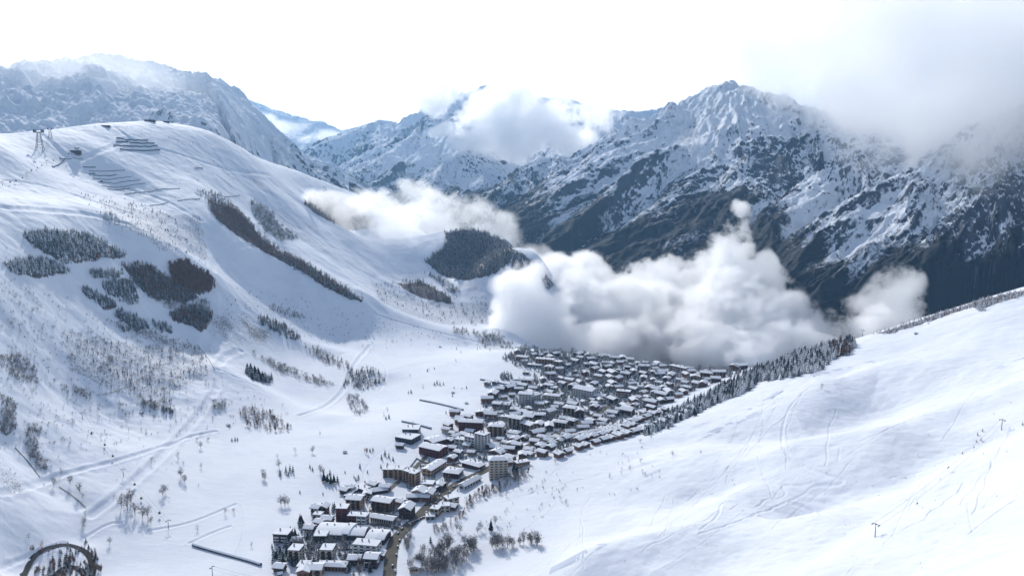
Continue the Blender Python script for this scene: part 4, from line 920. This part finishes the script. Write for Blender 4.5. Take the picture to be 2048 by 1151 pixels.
B_('b',(845,1000),(1010,900),9,5,'white','gable','long low building under a smooth snow roof beside the beige tower', 'building', 'low_building', 1, 6, None, rise=2)
B_('b',(1370,790),(1500,740),9,7,'tan','flat','low tan building right of the beige tower', 'building', 'low_building', 2, 6, None)
B_('b',(1388,140),(1515,155),14,18,'white','gable','tall grey-white slab block with rows of balconies and a sloping roof', bal='white', floors=7)
B_('b',(1520,150),(1610,120),14,14,'white','gable','right wing of the tall grey-white slab block', bal='white')
B_('b',(1638,110),(1785,128),13,11,'cream','hip','beige block under a ragged white roof', bal='cream')
B_('b',(1830,258),(1950,272),15,14,'tan','hip','large tan hotel with a wide flat snowy roof', 'hotel', 'hotel', floors=5)
B_('b',(1955,280),(2040,275),14,11,'wood2','gable','brown gabled hotel beside the large tan hotel', 'hotel', 'hotel', rise=2.5, ridge='y')
B_('b',(1718,372),(1855,380),12,9,'tan','hip','tan block, front one of two', 'apartment block')
B_('b',(1862,345),(1940,355),12,8,'wood2','hip','brown block with white roof dots, rear one of two', 'apartment block')
B_('b',(1125,180),(1205,190),12,8,'wood','gable','dark timber chalet in front of the brown trees', 'chalet', 'chalet', rise=1.6)
B_('b',(1210,185),(1290,192),12,7,'wood','gable','dark timber chalet joined to its twin beside the brown trees', 'chalet', 'chalet', rise=1.6)
for i, (x, y) in enumerate(((1305, 235), (1375, 258), (1440, 278))):
    B_('b',(x,y),(x+75,y+12),12,8,'wood','gable',('first', 'middle', 'last')[i] + ' of three stepped dark timber chalets', 'chalet', 'chalet', rise=1.6)
B_('b',(1525,295),(1650,300),12,8,'wood','hip','dark chalet block with a broad white roof right of the stepped chalets', 'chalet', 'chalet')
B_('b',(1168,300),(1290,310),10,6,'cream','flat','low cream building beside an open snow terrace', 'building', 'low_building', 2, 6, None)
B_('b',(955,255),(1075,272),14,6,'wood2','gable','wide low brown chalet with one big gable at the snow edge', 'chalet', 'chalet', rise=2.5, ridge='y')
B_('b',(1100,660),(1205,670),13,7,'wood2','gable','brown chalet with one broad gable behind the beige tower', 'chalet', 'chalet', rise=2.5, ridge='y')
B_('b',(320,1085),(430,1100),14,9,'tan','gable','tan hotel with twin gables above the main road', 'hotel', 'hotel', rise=2.5, ridge='y')
B_('b',(430,1100),(520,1108),14,8,'tan','gable','right half of the tan twin-gabled hotel', 'hotel', 'hotel', rise=2.5, ridge='y')
B_('b',(400,1000),(530,1010),12,8,'tan','flat','flat-roofed tan block behind the twin-gabled hotel')
B_('b',(530,1035),(665,965),12,5,'wood','flat','low dark shop row under a wide snowy roof', 'shop', 'shop', 1, 6, None)
B_('a',(1512,622),(1600,600),11,8,'cream','flat','cream block with roof dots between main road and right slope', bal=None)
B_('a',(1452,668),(1530,664),10,7,'cream','flat','low cream block with dark window slots', bal=None)
B_('a',(1375,692),(1440,700),10,8,'tan','flat','tan block at the bank of the main road', bal='cream')
B_('a',(1345,725),(1415,722),8,3.5,'grey','flat','low garage with a thick snow roof beside the main road', 'garage', 'garage', 1, 2, None)
B_('a',(357,1140),(440,1148),12,8,'tan','flat','small tan block with brown front at the bottom edge')
B_('a',(430,1160),(545,1165),12,8,'tan','gable','tan house with a ridged snowy roof at the bottom edge')
B_('a',(518,1108),(725,1120),10,5,'wood2','hip','long low building with roof lights behind dark pines', 'building', 'low_building', 1, 8, None, rise=1.8)
B_('a',(875,1090),(970,1098),12,10,'dark','gable','dark block under a bumpy snowy roof beside the grey-white block')
B_('a',(178,895),(290,905),14,9,'wood','flat','dark brown block with white balcony bands at the village tip', bal='white')
B_('a',(320,905),(385,910),8,4,'wood','gable','tiny dark chalet beside the brown block at the village tip', 'chalet', 'chalet', 1, 2, None)
B_('a',(488,895),(585,900),12,7,'wood','flat','low dark block with roof lights in front of the sports hall')
B_('a',(465,682),(520,690),10,8,'cream','gable','cream house with a small snowy gable, left of the chalet pair', 'house', 'house')
B_('a',(520,680),(585,685),10,8,'wood2','gable','brown house with a pointed snowy gable above the sports hall', 'house', 'house', rise=2.2, ridge='y')
B_('a',(480,722),(540,730),9,6,'cream','flat','low cream house with a flat snowy roof near the sports hall', 'house', 'house')
B_('a',(870,520),(990,470),9,4,'wood','flat','long covered walkway building with snowy roof', 'building', 'low_building', 1, 6, None)
B_('a',(745,560),(925,440),5,2.5,'pitch' if False else 'grey','flat','narrow grey storage row beside the covered walkway', 'storage row', 'storage_row', 1, 8, None)
B_('a',(940,530),(1050,515),10,4,'wood','gable','low dark restaurant under a rounded snow roof', 'restaurant', 'restaurant', 1, 5, None)
# far quarter, larger blocks
B_('c',(345,460),(445,470),2,1,'white','flat','small snow terrace in front of the slab block', 'terrace', 'terrace', 1, 2, None)
B_('c',(478,180),(545,186),13,12,'tan','flat','first of the beige blocks on the left rim of the far quarter', bal='wood2')
B_('c',(548,186),(605,196),13,13,'tan','flat','middle one of the beige blocks on the left rim of the far quarter', bal='wood2')
B_('c',(607,200),(655,212),13,13,'grey','flat','last of the beige blocks on the left rim of the far quarter', bal='wood2')
B_('c',(545,242),(595,250),12,13,'cream','gable','pinkish gabled block at the bend of the upper street', rise=1.9, ridge='y')
B_('c',(322,312),(445,322),10,7,'tan','hip','long tan block behind the row of dark pines')
B_('c',(335,148),(415,155),12,8,'tan','hip','tan hotel at the upper left corner of the village', 'hotel', 'hotel')
B_('c',(540,368),(600,378),11,11,'cream','gable','cream block with gabled roof on the inner bend', rise=1.6)
B_('c',(590,382),(630,388),11,9,'cream','gable','small cream annex beside the cream gabled block', rise=1.6)
B_('c',(752,405),(890,432),22,13,'white','gable','big white building with a long roof falling to the right', 'hotel', 'hotel', rise=3.1, floors=4, bal='white')
B_('c',(890,432),(990,436),14,6,'white','gable','low right wing of the big white building', 'hotel', 'hotel', rise=2)
B_('c',(1067,418),(1168,422),12,11,'red','flat','dark red block with pale end walls in the middle of the far quarter', bal='cream')
B_('c',(1455,225),(1570,245),12,11,'red','flat','long dark red block under the cloud at the far rim', bal='cream')
B_('c',(1610,300),(1680,295),12,9,'tan','gable','tan gabled house left of the brown residence', 'house', 'house', rise=1.9, ridge='y')
B_('c',(1682,292),(1775,285),14,14,'wood2','gable','left half of the brown residence on the far right rim', rise=1.9)
B_('c',(1775,285),(1870,268),14,13,'tan','gable','right half of the brown residence on the far right rim', rise=1.9)
B_('c',(1892,228),(1960,222),15,12,'wood2','gable','orange-brown hotel gable at the very end of the village', 'hotel', 'hotel', rise=2.5, ridge='y')
B_('c',(1960,222),(2030,208),13,9,'wood2','gable','low wing of the orange-brown end hotel', 'hotel', 'hotel', rise=1.9)
B_('c',(185,385),(245,390),10,8,'wood2','gable','pinkish-brown house standing at the snow edge above the brown trees', 'house', 'house', rise=1.9)
B_('c',(385,250),(430,252),9,4,'tan','flat','small kiosk on the open snow beside the upper pines', 'kiosk', 'kiosk', 1, 2, None)
B_('c',(418,195),(520,205),10,5,'grey','flat','flat grey hall below the beige blocks', 'building', 'low_building', 1, 5, None)

CH = {}
def chalet_kit(wall, w, d, h, rise, k):
    key = (wall, k)
    if key not in CH:
        CH[key] = (gable_walls(MB(), w, d, h, rise).mesh('wall', mats[wall]), slab_roof(MB(), w, d, h, rise, .3, 1.5).mesh('roof', mats['eave']),
                   slab_roof(MB(), w, d, h, rise, .75, 1.5, .3, .1).mesh('snow_cover', mats['roofsnow']), w, d, h, rise)
    return CH[key]
def near_road(x, y): return float(seg_dist(np.array([x]), np.array([y]), MP)[0]) < 10
def chalet(x, y, rz, wall, k, sc, label, group):
    W_, R_, S_, w, d, h, rise = chalet_kit(wall, *[(11, 9, 6, 1.5), (14, 10, 7.5, 1.8), (9, 8, 5, 1.4), (17, 11, 8.5, 2.0)][k], k)
    r = empty('chalet', (x, y, zat(x, y)), rz); r.scale = (sc,) * 3; tag(r, label, 'chalet', group)
    put('wall', W_, r); rf = put('roof', R_, r); put('snow_cover', S_, rf); put('chimney', U_CHIM, r, (w * .22, d * .15, h + rise * .45), 0, (.8, .8, 1.9))
    for s in (-1, 1):        # both gable ends
        put('balcony', U_BAL['wood2'], r, (s * w / 2, 0, h * .45), s * math.pi / 2, (d * .9, 1.3, 1.0))
        for q in (-1, 1): put('window', U_WIN, r, (s * w / 2, q * d * .23, h * .5), math.pi / 2, (1.5, .16, 1.7))
    for q in (-1, 0, 1): put('window', U_WIN, r, (q * w * .3, -d / 2, h * .45), 0, (1.6, .16, 1.6))
FAR = [(1035,706),(1120,708),(1240,716),(1330,728),(1385,742),(1440,752),(1440,768),(1395,778),(1350,800),(1300,825),(1240,845),(1180,862),(1120,880),(1060,878),(1010,870),(965,850),(975,800),(1030,772),(1072,752),(1070,735),(1015,722)]
PP = ground_at(FAR, mid_z)[:, :2]; lo = PP.min(0); hi = PP.max(0); ang = math.radians(-28); n_ch = 0
ca, sa = math.cos(ang), math.sin(ang); cells = []
for i in range(-60, 60):
    for j in range(-60, 60):
        u, v = i * 23.5, j * 25.0; x = lo[0] * .5 + hi[0] * .5 + u * ca - v * sa; y = lo[1] * .5 + hi[1] * .5 + u * sa + v * ca
        x += rng.uniform(-7, 7) + 9 * math.sin(v / 90); y += rng.uniform(-7, 7) + 9 * math.sin(u / 80)
        if rng.random() < .06: continue
        if not (lo[0] < x < hi[0] and lo[1] < y < hi[1]): continue
        px, py = project((x, y, zat(x, y)))
        if not inside(px, py, FAR): continue
        if any(math.hypot(x - a, y - b) < q + 6.5 for a, b, q in HOUSES) or near_road(x, y): continue
        cells.append((x, y, px, py))
if cells:
    _v = ground_at([(c[2], c[3]) for c in cells], mid_z); cells = [c for c, q in zip(cells, _v) if math.hypot(c[0] - q[0], c[1] - q[1]) < 30]
open('/tmp/cells','w').write(str(len(cells)))
tone = {'wood': 'dark timber', 'wood2': 'brown timber', 'tan': 'tan rendered', 'cream': 'cream rendered', 'red': 'dark red'}
cells.sort(key=lambda c: math.hypot(c[0], c[1]))
for ci, (x, y, px, py) in enumerate(cells):
    wall = rng.choice(['wood', 'wood', 'wood', 'wood2', 'wood2', 'wood2', 'tan', 'cream', 'red'] if py > 740 else ['wood', 'wood', 'wood', 'wood', 'wood2', 'wood2', 'tan'])
    k = rng.choice([0, 0, 1, 1, 2, 3]); area = 'near the cloud-side rim' if py < 742 else ('in the middle of the far quarter' if px > 1110 else 'among pines at the left edge')
    size = ('low', 'broad', 'tiny', 'tall')[k]
    chalet(x, y, ang + .6 * math.sin(x / 95 + y / 140) + rng.choice([0, 0, math.pi / 2]) + rng.uniform(-.5, .5), wall, k, rng.uniform(.8, 1.12), f'{size} {tone[wall]} chalet with a snowy roof {area}', f'{tone[wall]} chalets {area}'); HOUSES.append((x, y, 7))
MID = [(868,872),(930,835),(1000,858),(1060,880),(1112,872),(1130,890),(1060,925),(1000,928),(940,932),(880,930),(850,900)]
PM = ground_at(MID, mid_z)[:, :2]; n_mid = 0
for _ in range(900):
    x, y = rng.uniform(PM[:, 0].min(), PM[:, 0].max()), rng.uniform(PM[:, 1].min(), PM[:, 1].max()); px, py = project((x, y, zat(x, y)))
    if n_mid >= 34: break
    if not inside(px, py, MID) or near_road(x, y) or any(math.hypot(x - a, y - b) < q + 7 for a, b, q in HOUSES): continue
    wall = rng.choice(['wood', 'wood2', 'wood2', 'cream', 'tan']); n_mid += 1
    chalet(x, y, -.5 + rng.choice([0, 1.57]) + rng.uniform(-.3, .3), wall, rng.choice([0, 1, 2]), rng.uniform(.8, 1.05), f'{tone[wall]} chalet squeezed between blocks in the middle of the village', 'chalets in the middle of the village'); HOUSES.append((x, y, 7))
# chalet rows at the foot of the right slope
for row, (a, b) in enumerate((((1120,912),(1385,822)), ((1085,898),(1330,822)), ((1160,884),(1300,838)))):
    A, B = ground_at([a, b], mid_z)[:, :2]; L = np.hypot(*(B - A)); n = int(L / 14.5); rz = math.atan2(B[1] - A[1], B[0] - A[0])
    for i in range(n + 1):
        p = A + (B - A) * (i + rng.uniform(-.15, .15)) / n; wall = rng.choice(['wood', 'wood2', 'wood2', 'red'])
        if near_road(*p) or any(math.hypot(p[0] - x, p[1] - y) < 10.5 for x, y, q in HOUSES if q < 8): continue
        chalet(p[0], p[1], rz + rng.choice([0, math.pi / 2]), wall, rng.choice([0, 2]), rng.uniform(.9, 1.1), f"small {tone[wall]} chalet in the rows below the right-hand slope", 'chalet rows below the right-hand slope'); HOUSES.append((p[0], p[1], 7))
# smaller houses between the blocks of the near quarter
for i, (px, py, wall, k) in enumerate([(690,985,'wood',2),(700,980,'cream',2),(748,975,'wood',0),(770,980,'wood2',0),(735,992,'wood',2),(800,1010,'cream',0),(825,1000,'wood',0),(850,1000,'wood2',0),(880,975,'wood2',2),(640,1050,'wood',2),(655,1045,'wood2',0),(905,1018,'wood2',2),(620,1062,'cream',2),
        (990,900,'wood2',0),(1005,905,'wood',2),(1020,903,'wood2',0),(1035,895,'wood',0),(1050,880,'wood2',2),(1025,880,'cream',0),(880,905,'wood2',0),(870,890,'grey',0),(855,900,'wood',0),(935,895,'cream',2),(900,885,'wood',2),(975,895,'wood',0),(1060,905,'wood2',2),(1045,915,'wood',0),(1080,895,'wood',2),(1005,920,'wood',2),
        (1015,930,'wood2',0),(1070,888,'wood2',0),(1085,880,'cream',0),(960,875,'wood2',0),(1000,868,'wood2',1),(940,868,'wood',0),(800,895,'wood',2),(910,830,'wood2',1),(975,770,'grey',0),(990,768,'grey',2),(710,1125,'wood',0),(745,1130,'wood2',0),(760,1115,'wood',2),(610,1150,'wood2',1),(830,1140,'cream',0),(560,1140,'wood',2)]):
    p = ground_at([(px, py)], mid_z)[0]
    lb = {'wood': 'dark timber', 'wood2': 'brown timber', 'cream': 'cream rendered', 'grey': 'grey'}[wall]
    chalet(p[0], p[1], rng.uniform(-.6, .2) + rng.choice([0, 1.57]), wall if wall != 'grey' else 'grey', k, 1.0, f"{('low', 'broad', 'tiny', 'tall')[k]} {lb} chalet tucked between the larger blocks of the near quarter", 'small chalets between the blocks')
# lone huts on the slopes
for px, py, lb in [(1832,668,'small dark hut alone on the right-hand snow slope'), (906,786,'small hut beside pines on the open snow'), (933,807,'little dark cabin beside the long conveyor'), (457,851,'low cabin beside scrub on the left slope'), (283,826,'half-buried cabin in the left-hand scrub'), (880,694,'hut at the foot of the far left slope'), (690,905,'pointed snow-covered shelter on the piste'), (560,1148,'small cabin at the bottom edge')]:
    p = ground_at([(px, py)], mid_z)[0]
    r = empty('hut', (p[0], p[1], zat(p[0], p[1])), rng.uniform(-.5, .5)); tag(r, lb, 'hut')
    W_, R_, S_, w, d, h, rise = chalet_kit('wood', 6, 5, 2.6, 1.5, 9); r.scale = (.6,) * 3; put('wall', W_, r); rf = put('roof', R_, r); put('snow_cover', S_, rf); put('door', U_WIN, r, (-1, -2.5, 0), 0, (1, .1, 2))
# summit restaurant and lift stations on the left ridge
for px, py, w, d, h, lb in [(300,243,26,12,5,'long dark summit restaurant on the left ridge'), (333,245,14,10,4,'small dark lift station right of the summit restaurant'), (212,253,18,9,3,'low building on the ridge left of the summit restaurant'), (152,306,20,10,6,'dark gondola mid station on the left slope'), (367,248,9,6,3,'last small hut on the left ridge'), (272,241,16,8,3,'low shed left of the summit restaurant')]:
    p = ground_at([(px, py)], mid_z)[0]; r = empty('mountain_station', (p[0], p[1], zat(p[0], p[1]) - 1), 0.1); tag(r, lb, 'station')
    MB().box(-w/2, w/2, -d/2, d/2, -3, h).build('wall', mats['wood'], r); rf = MB().box(-w/2-1, w/2+1, -d/2-1, d/2+1, h, h+.5).build('roof', mats['eave'], r); MB().box(-w/2-.8, w/2+.8, -d/2-.8, d/2+.8, h+.5, h+1.1, (.95, .9)).build('snow_cover', mats['roofsnow'], rf)
    for i in range(4): put('window', U_WIN, r, ((i - 1.5) * w / 4.5, -d / 2, 1), 0, (w / 8, .2, 1.5))

# ------------------------------------------------------------------ lifts, fences, conveyors, cars
PYL = {}
def pylon_mesh():
    mb = MB(); mb.bar((0, 0, -1), (0, 0, 12), .5, .3, 8); return mb.mesh('mast', mats['steel'])
def arm_mesh():
    mb = MB(); mb.box(-3.2, 3.2, -.22, .22, 12, 12.5); mb.box(-.25, .25, -.2, .2, 12.5, 13.6)
    for s in (-1, 1): mb.bar((s * 1.2, 0, 12.4), (0, 0, 13.6), .08, .08, 4)
    return mb.mesh('crossarm', mats['steel'])
def wheel_mesh():
    mb = MB(); mb.box(-.15, .15, -2.2, 2.2, -.3, 0)
    for k in range(6): mb.bar((-.25, -2 + k * .8, -.45), (.25, -2 + k * .8, -.45), .33, .33, 8)
    return mb.mesh('wheel_train', mats['dark'])
PYL = (pylon_mesh(), arm_mesh(), wheel_mesh())
LINES = [('the gondola line above the left foot slope', [(165,838),(247,952),(337,1056)], .62), ('the chairlift line on the bare left slope', [(-30,560),(40,660),(97,745)], .55), ('the chairlift line on the lower right slope', [(2003,858),(1750,1072)], .6), ('the lone lift on the right ridge', [(1725,673)], .8),
         ('the drag lift above the village foot', [(425,1150),(560,1180)], .6), ('the chairlift line high on the left slope', [(5,372),(54,355),(94,330),(152,304)], .6), ('the chairlift line on the left ridge', [(190,256),(254,258),(357,284),(386,290)], .45), ('the chairlift line over the upper piste', [(427,325),(467,360),(313,382)], .4)]
for nm, pts, sc in LINES:
    Q = on_land(pts); dirs = (Q[-1] - Q[0])[:2] if len(Q) > 1 else np.array([0.3, 1]); rz = math.atan2(dirs[1], dirs[0]) - math.pi / 2
    nth = ['first', 'second', 'third', 'fourth'] if len(Q) > 1 else ['only']
    for i, p in enumerate(Q):
        r = empty('lift_pylon', tuple(p), rz); r.scale = (sc * 1.15,) * 3; tag(r, f'dark steel pylon, {nth[i]} along {nm}' if len(Q) > 1 else 'dark steel pylon standing on the right ridge skyline', 'lift pylon', 'lift pylons')
        put('mast', PYL[0], r); a = put('crossarm', PYL[1], r)
        for s in (-1, 1): put('wheel_train', PYL[2], a, (s * 3.0, 0, 12))
    if len(Q) > 1:
        nrm = np.array([-dirs[1], dirs[0]]) / np.hypot(*dirs)
        for s in (-1, 1):
            mb = MB(); T = [np.array([p[0] + nrm[0] * 3.4 * sc * s, p[1] + nrm[1] * 3.4 * sc * s, p[2] + 13.3 * sc]) for p in Q]
            for a, b in zip(T[:-1], T[1:]):
                L = np.linalg.norm(b - a); pr = a
                for k in range(1, 9):
                    t = k / 8; q = a + (b - a) * t; q = q - np.array([0, 0, .02 * L * 4 * t * (1 - t)]); mb.bar(tuple(pr), tuple(q), .07, .07, 3); pr = q
            tag(mb.build('lift_cable', mats['steel']), f"thin haul cable on the {'uphill' if s > 0 else 'valley'} side of {nm}", 'cable', 'lift cables')
SEAT = MB().bar((0, 0, 0), (0, 0, -3), .06, .06, 4).box(-1.1, 1.1, -.3, .3, -3.6, -3.4).box(-1.1, 1.1, .25, .35, -3.4, -2.5).mesh('lift_chair', mats['dark'])
CABIN = MB().bar((0, 0, 0), (0, 0, -2.4), .08, .08, 4).box(-1.1, 1.1, -.9, .9, -4.6, -2.4, (.85, .85)).mesh('gondola_cabin', mats['dark'])
for (nm, pts, sc), cab in zip(LINES, (1, 0, 0, None, None, 1, 0, 0)):
    if cab is None or len(pts) < 2: continue
    Q = on_land(pts)
    for a, b in zip(Q[:-1], Q[1:]):
        for k in range(1, 4):
            t = k / 4 + rng.uniform(-.05, .05); q = a + (b - a) * t; s = rng.choice([-1, 1]); dd = (b - a)[:2] / np.hypot(*(b - a)[:2])
            z = max(q[2] + 13.3 * sc - .02 * np.linalg.norm(b - a) * 4 * t * (1 - t), zat(q[0], q[1]) + 6)
            o = put('gondola_cabin' if cab else 'lift_chair', CABIN if cab else SEAT, None, (q[0] - dd[1] * 3.4 * sc * s, q[1] + dd[0] * 3.4 * sc * s, z), math.atan2(dd[1], dd[0]))
            tag(o, ('small dark cabin hanging on ' if cab else 'small dark chair hanging on ') + nm, 'gondola cabin' if cab else 'lift chair', ('cabins on ' if cab else 'chairs on ') + nm)
def gantry(px, py, hpx, lb):
    p = on_land([(px, py)])[0]; m = mpp(p) * hpx; r = empty('gondola_tower', tuple(p), .3); tag(r, lb, 'gondola tower', 'gondola towers'); r.scale = (m / 30,) * 3
    for sx in (-1, 1):
        for sy in (-1, 1): MB().bar((sx * 5, sy * 5, -3), (sx * 1.8, sy * 1.8, 24), .45, .3, 5).build('leg', mats['steel'], r)
    mb = MB()
    for k in range(5):
        z = 2 + k * 4.6; q = 5 - 3.2 * (z + 3) / 27; q2 = 5 - 3.2 * (z + 7.6) / 27
        for (ax, ay), (bx, by) in (((-1,-1),(1,-1)),((1,-1),(1,1)),((1,1),(-1,1)),((-1,1),(-1,-1))): mb.bar((ax*q, ay*q, z), (bx*q2, by*q2, z + 4.6), .15, .15, 4); mb.bar((ax*q, ay*q, z), (bx*q, by*q, z), .15, .15, 4)
    mb.build('bracing', mats['steel'], r); MB().box(-7, 7, -1.2, 1.2, 24, 25.2).box(-6.6, -3.6, -4, 4, 25.2, 29).box(3.6, 6.6, -4, 4, 25.2, 29).build('crosshead', mats['steel'], r)
gantry(80, 298, 34, 'tall lattice gondola tower at the left edge of the upper slope'); gantry(101, 276, 17, 'shorter gondola tower right behind the tall one'); gantry(265, 420, 14, 'gondola tower in the middle of the left slope'); gantry(155, 312, 15, 'gondola tower above the mid station')
def cross_fence(p1, p2, h, lb, n=14, name='avalanche_fence', cat='fence', mat='dark'):
    A, B = on_land([p1, p2]); r = empty(name, tuple(A)); tag(r, lb, cat, 'avalanche fences' if name == 'avalanche_fence' else None)
    mb = MB()
    for i in range(n):
        a = A + (B - A) * i / n; b = A + (B - A) * (i + 1) / n; a = np.array([a[0], a[1], zat(a[0], a[1])]) - A; b = np.array([b[0], b[1], zat(b[0], b[1])]) - A
        nn = np.array([-(b - a)[1], (b - a)[0], 0]); nn = nn / np.linalg.norm(nn) * .2
        k = len(mb.v); mb.v += [tuple(a - nn), tuple(b - nn), tuple(b + nn), tuple(a + nn), tuple(a - nn + (0,0,h)), tuple(b - nn + (0,0,h)), tuple(b + nn + (0,0,h)), tuple(a + nn + (0,0,h))]
        mb.f += [(k,k+1,k+5,k+4),(k+2,k+3,k+7,k+6),(k+4,k+5,k+6,k+7),(k+1,k+2,k+6,k+5),(k+3,k,k+4,k+7)]
    mb.build('panel', mats[mat], r)
    for i in range(n + 1):
        a = A + (B - A) * i / n; z = zat(a[0], a[1]); put('post', U_WIN, r, (a[0] - A[0], a[1] - A[1], z - A[2]), 0, (.35, .7, h + .5))
for i, (a, b) in enumerate((((233,277),(248,278)),((250,279.5),(296,281.5)),((232,284),(257,285)),((259,286),(309,287.5)),((227,290.5),(315,292)),((240,299),(320,300.5)))):
    cross_fence(a, b, 2.8, 'dark avalanche fence on the upper slope, ' + ['short top left one','long top right one','short left one of the second row','long right one of the second row','longest one in the third row','lowest one of the group'][i])
for i, (a, b, h) in enumerate((((166,334.5),(191,335),1.8),((178,348),(190,347.5),1.6),((186,351),(233,350),1.6),((389,337),(406,337),1.8),((200,363),(206,363),1.5),((105,335),(130,319),2.0))):
    cross_fence(a, b, h, 'low dark snow fence on the left slope, ' + ['the short one under the bright crest','the stub above the long middle one','the long middle one','the lone one to the right','the smallest stub','the slanting one beside the gondola line'][i], 8)
for i, (a, b, n) in enumerate((((178,342),(250,341),10),((186,357),(262,354),11),((196,364),(280,360),12),((204,371),(290,366),12),((215,378),(260,376),7),((250,388),(360,377),12),((300,411),(335,405),5),((355,402),(400,398),6),((390,385),(398,392),3),((430,388),(480,391),7),((120,318),(165,316),5),((540,505),(560,515),3))):
    cross_fence(a, b, 1.1, f"thin row of snow-retaining posts on the left slope, row {('one','two','three','four','five','six','seven','eight','nine','ten','eleven','twelve')[i]} from the crest down", n)
def conveyor(p1, p2, lb, h=2.6, hw=1.6):
    A, B = on_land([p1, p2]); L = float(np.hypot(*(B - A)[:2])); n = max(8, int(L / 6)); d = (B - A)[:2] / L; nn = np.array([-d[1], d[0]])
    r = empty('covered_conveyor', tuple(A)); tag(r, lb, 'ski conveyor', 'covered ski conveyors'); V = []; F = []; V2 = []
    for i in range(n + 1):
        c = A[:2] + d * L * i / n; z = zat(c[0], c[1]) - A[2] - .6
        for k in range(7):
            t = math.pi * k / 6; V.append((c[0] - A[0] + nn[0] * hw * math.cos(t), c[1] - A[1] + nn[1] * hw * math.cos(t), z + .6 + h * math.sin(t)))
            V2.append((c[0] - A[0] + nn[0] * (hw + .1) * math.cos(t) * .75, c[1] - A[1] + nn[1] * (hw + .1) * math.cos(t) * .75, z + .6 + (h + .3) * (math.sin(t) * .5 + .5)))
    for i in range(n):
        for k in range(6): a = i * 7 + k; F.append((a, a + 1, a + 8, a + 7))
    MB().poly(V, F).build('tunnel', mats['dark'], r, True); MB().poly(V2, F).build('snow_cover', mats['roofsnow'], r, True)
conveyor((386,1090),(522,1130),'long dark covered conveyor running to the village tip at bottom left'); conveyor((840,800),(926,820),'long covered conveyor on the open snow beside the upper blocks'); conveyor((804,843),(862,857),'short covered conveyor between the two lone pines'); conveyor((961,759),(1045,776),'uppermost covered conveyor at the edge of the far quarter')
for i, (a, b) in enumerate((((800,960),(833,917)),((833,917),(880,938)),((800,962),(860,985)),((965,745),(1003,748)),((30,895),(80,955)),((118,973),(172,1015)),((205,790),(268,770)),((395,690),(430,740)))):
    if i < 3: cross_fence(a, b, 1.6, ['left','rear','front'][i] + ' side wall of the snow-covered ice rink', 10, 'rink_wall', 'wall', 'grey')
    elif i > 3:
        o, _ = strip('stream', [a, ((a[0]+b[0])/2 + 2, (a[1]+b[1])/2 - 2), b], .55, mats['dark'], .5)
# street lamps and cars on the main road
bodies = [MB().box(-2.1, 2.1, -.9, .9, .35, 1.0).box(-1.3, 1.5, -.8, .8, 1.0, 1.55, (.75, .85)).mesh('body', mats[k]) for k in ('dark', 'white', 'grey', 'red')]
whl = MB().bar((0, -.12, 0), (0, .12, 0), .34, .34, 8).mesh('wheel', mats['dark']); roofs = MB().box(-.9, 1.0, -.7, .7, 1.56, 1.66).mesh('snow_cover', mats['roofsnow'])
seglen = np.concatenate([[0], np.cumsum(np.hypot(*np.diff(MP, axis=0).T))])
names = ['dark', 'white', 'grey', 'dark red']; t = 12.0; k = 0
while t < seglen[-1] * .8:
    x = float(np.interp(t, seglen, MP[:, 0])); y = float(np.interp(t, seglen, MP[:, 1])); x2 = float(np.interp(t + 3, seglen, MP[:, 0])); y2 = float(np.interp(t + 3, seglen, MP[:, 1]))
    a = math.atan2(y2 - y, x2 - x); s = rng.choice([-1, 1, 2.3, -2.3]); x += -math.sin(a) * 2.2 * s; y += math.cos(a) * 2.2 * s; c = rng.choice([0, 0, 1, 2, 3])
    r = empty('parked_car' if abs(s) > 2 else 'car', (x, y, zat(x, y) + .5), a); where = 'at the kerb of' if abs(s) > 2 else 'driving on'; part = 'the near end of' if t < 250 else 'the middle of' if t < 600 else 'the far end of'
    tag(r, f'small {names[c]} car {where} {part} the main road', 'car', 'cars on the main road'); put('body', bodies[c], r); put('snow_cover', roofs, r)
    for sx in (-1.3, 1.3):
        for sy in (-.85, .85): put('wheel', whl, r, (sx, sy, .34))
    t += rng.uniform(5.5, 22); k += 1
for cx, cy, a0, n, where in ((905,927,.2,9,'beside the roundabout'), (835,1040,.9,8,'beside the twin-gabled hotel'), (745,1078,.2,8,'in front of the grey-white block'), (1000,902,.4,9,'below the white terrace tower'), (860,930,.2,8,'beside the ice rink'), (1160,822,.4,8,'in the far quarter near the main road'), (700,1098,.1,7,'between the village-foot blocks')):
    p = ground_at([(cx, cy)], mid_z)[0]
    for i in range(n):
        u = (i - n / 2) * 2.9; x = p[0] + u * math.cos(a0) + rng.uniform(-.2, .2); y = p[1] + u * math.sin(a0) + rng.uniform(-.4, .4)
        if rng.random() < .15 or any(math.hypot(x - hx, y - hy) < hr * .8 for hx, hy, hr in HOUSES): continue
        c = rng.choice([0, 0, 1, 2, 3]); r = empty('parked_car', (x, y, zat(x, y) + .1), a0 + 1.57 + rng.uniform(-.08, .08)); tag(r, f'small {names[c]} car in the parking row {where}', 'car', 'cars in the parking row ' + where)
        put('body', bodies[c], r); put('snow_cover', roofs, r)
        for sx in (-1.3, 1.3):
            for sy in (-.85, .85): put('wheel', whl, r, (sx, sy, .34))
grow_trees()
snow_ground = build_near()
#@@MORE
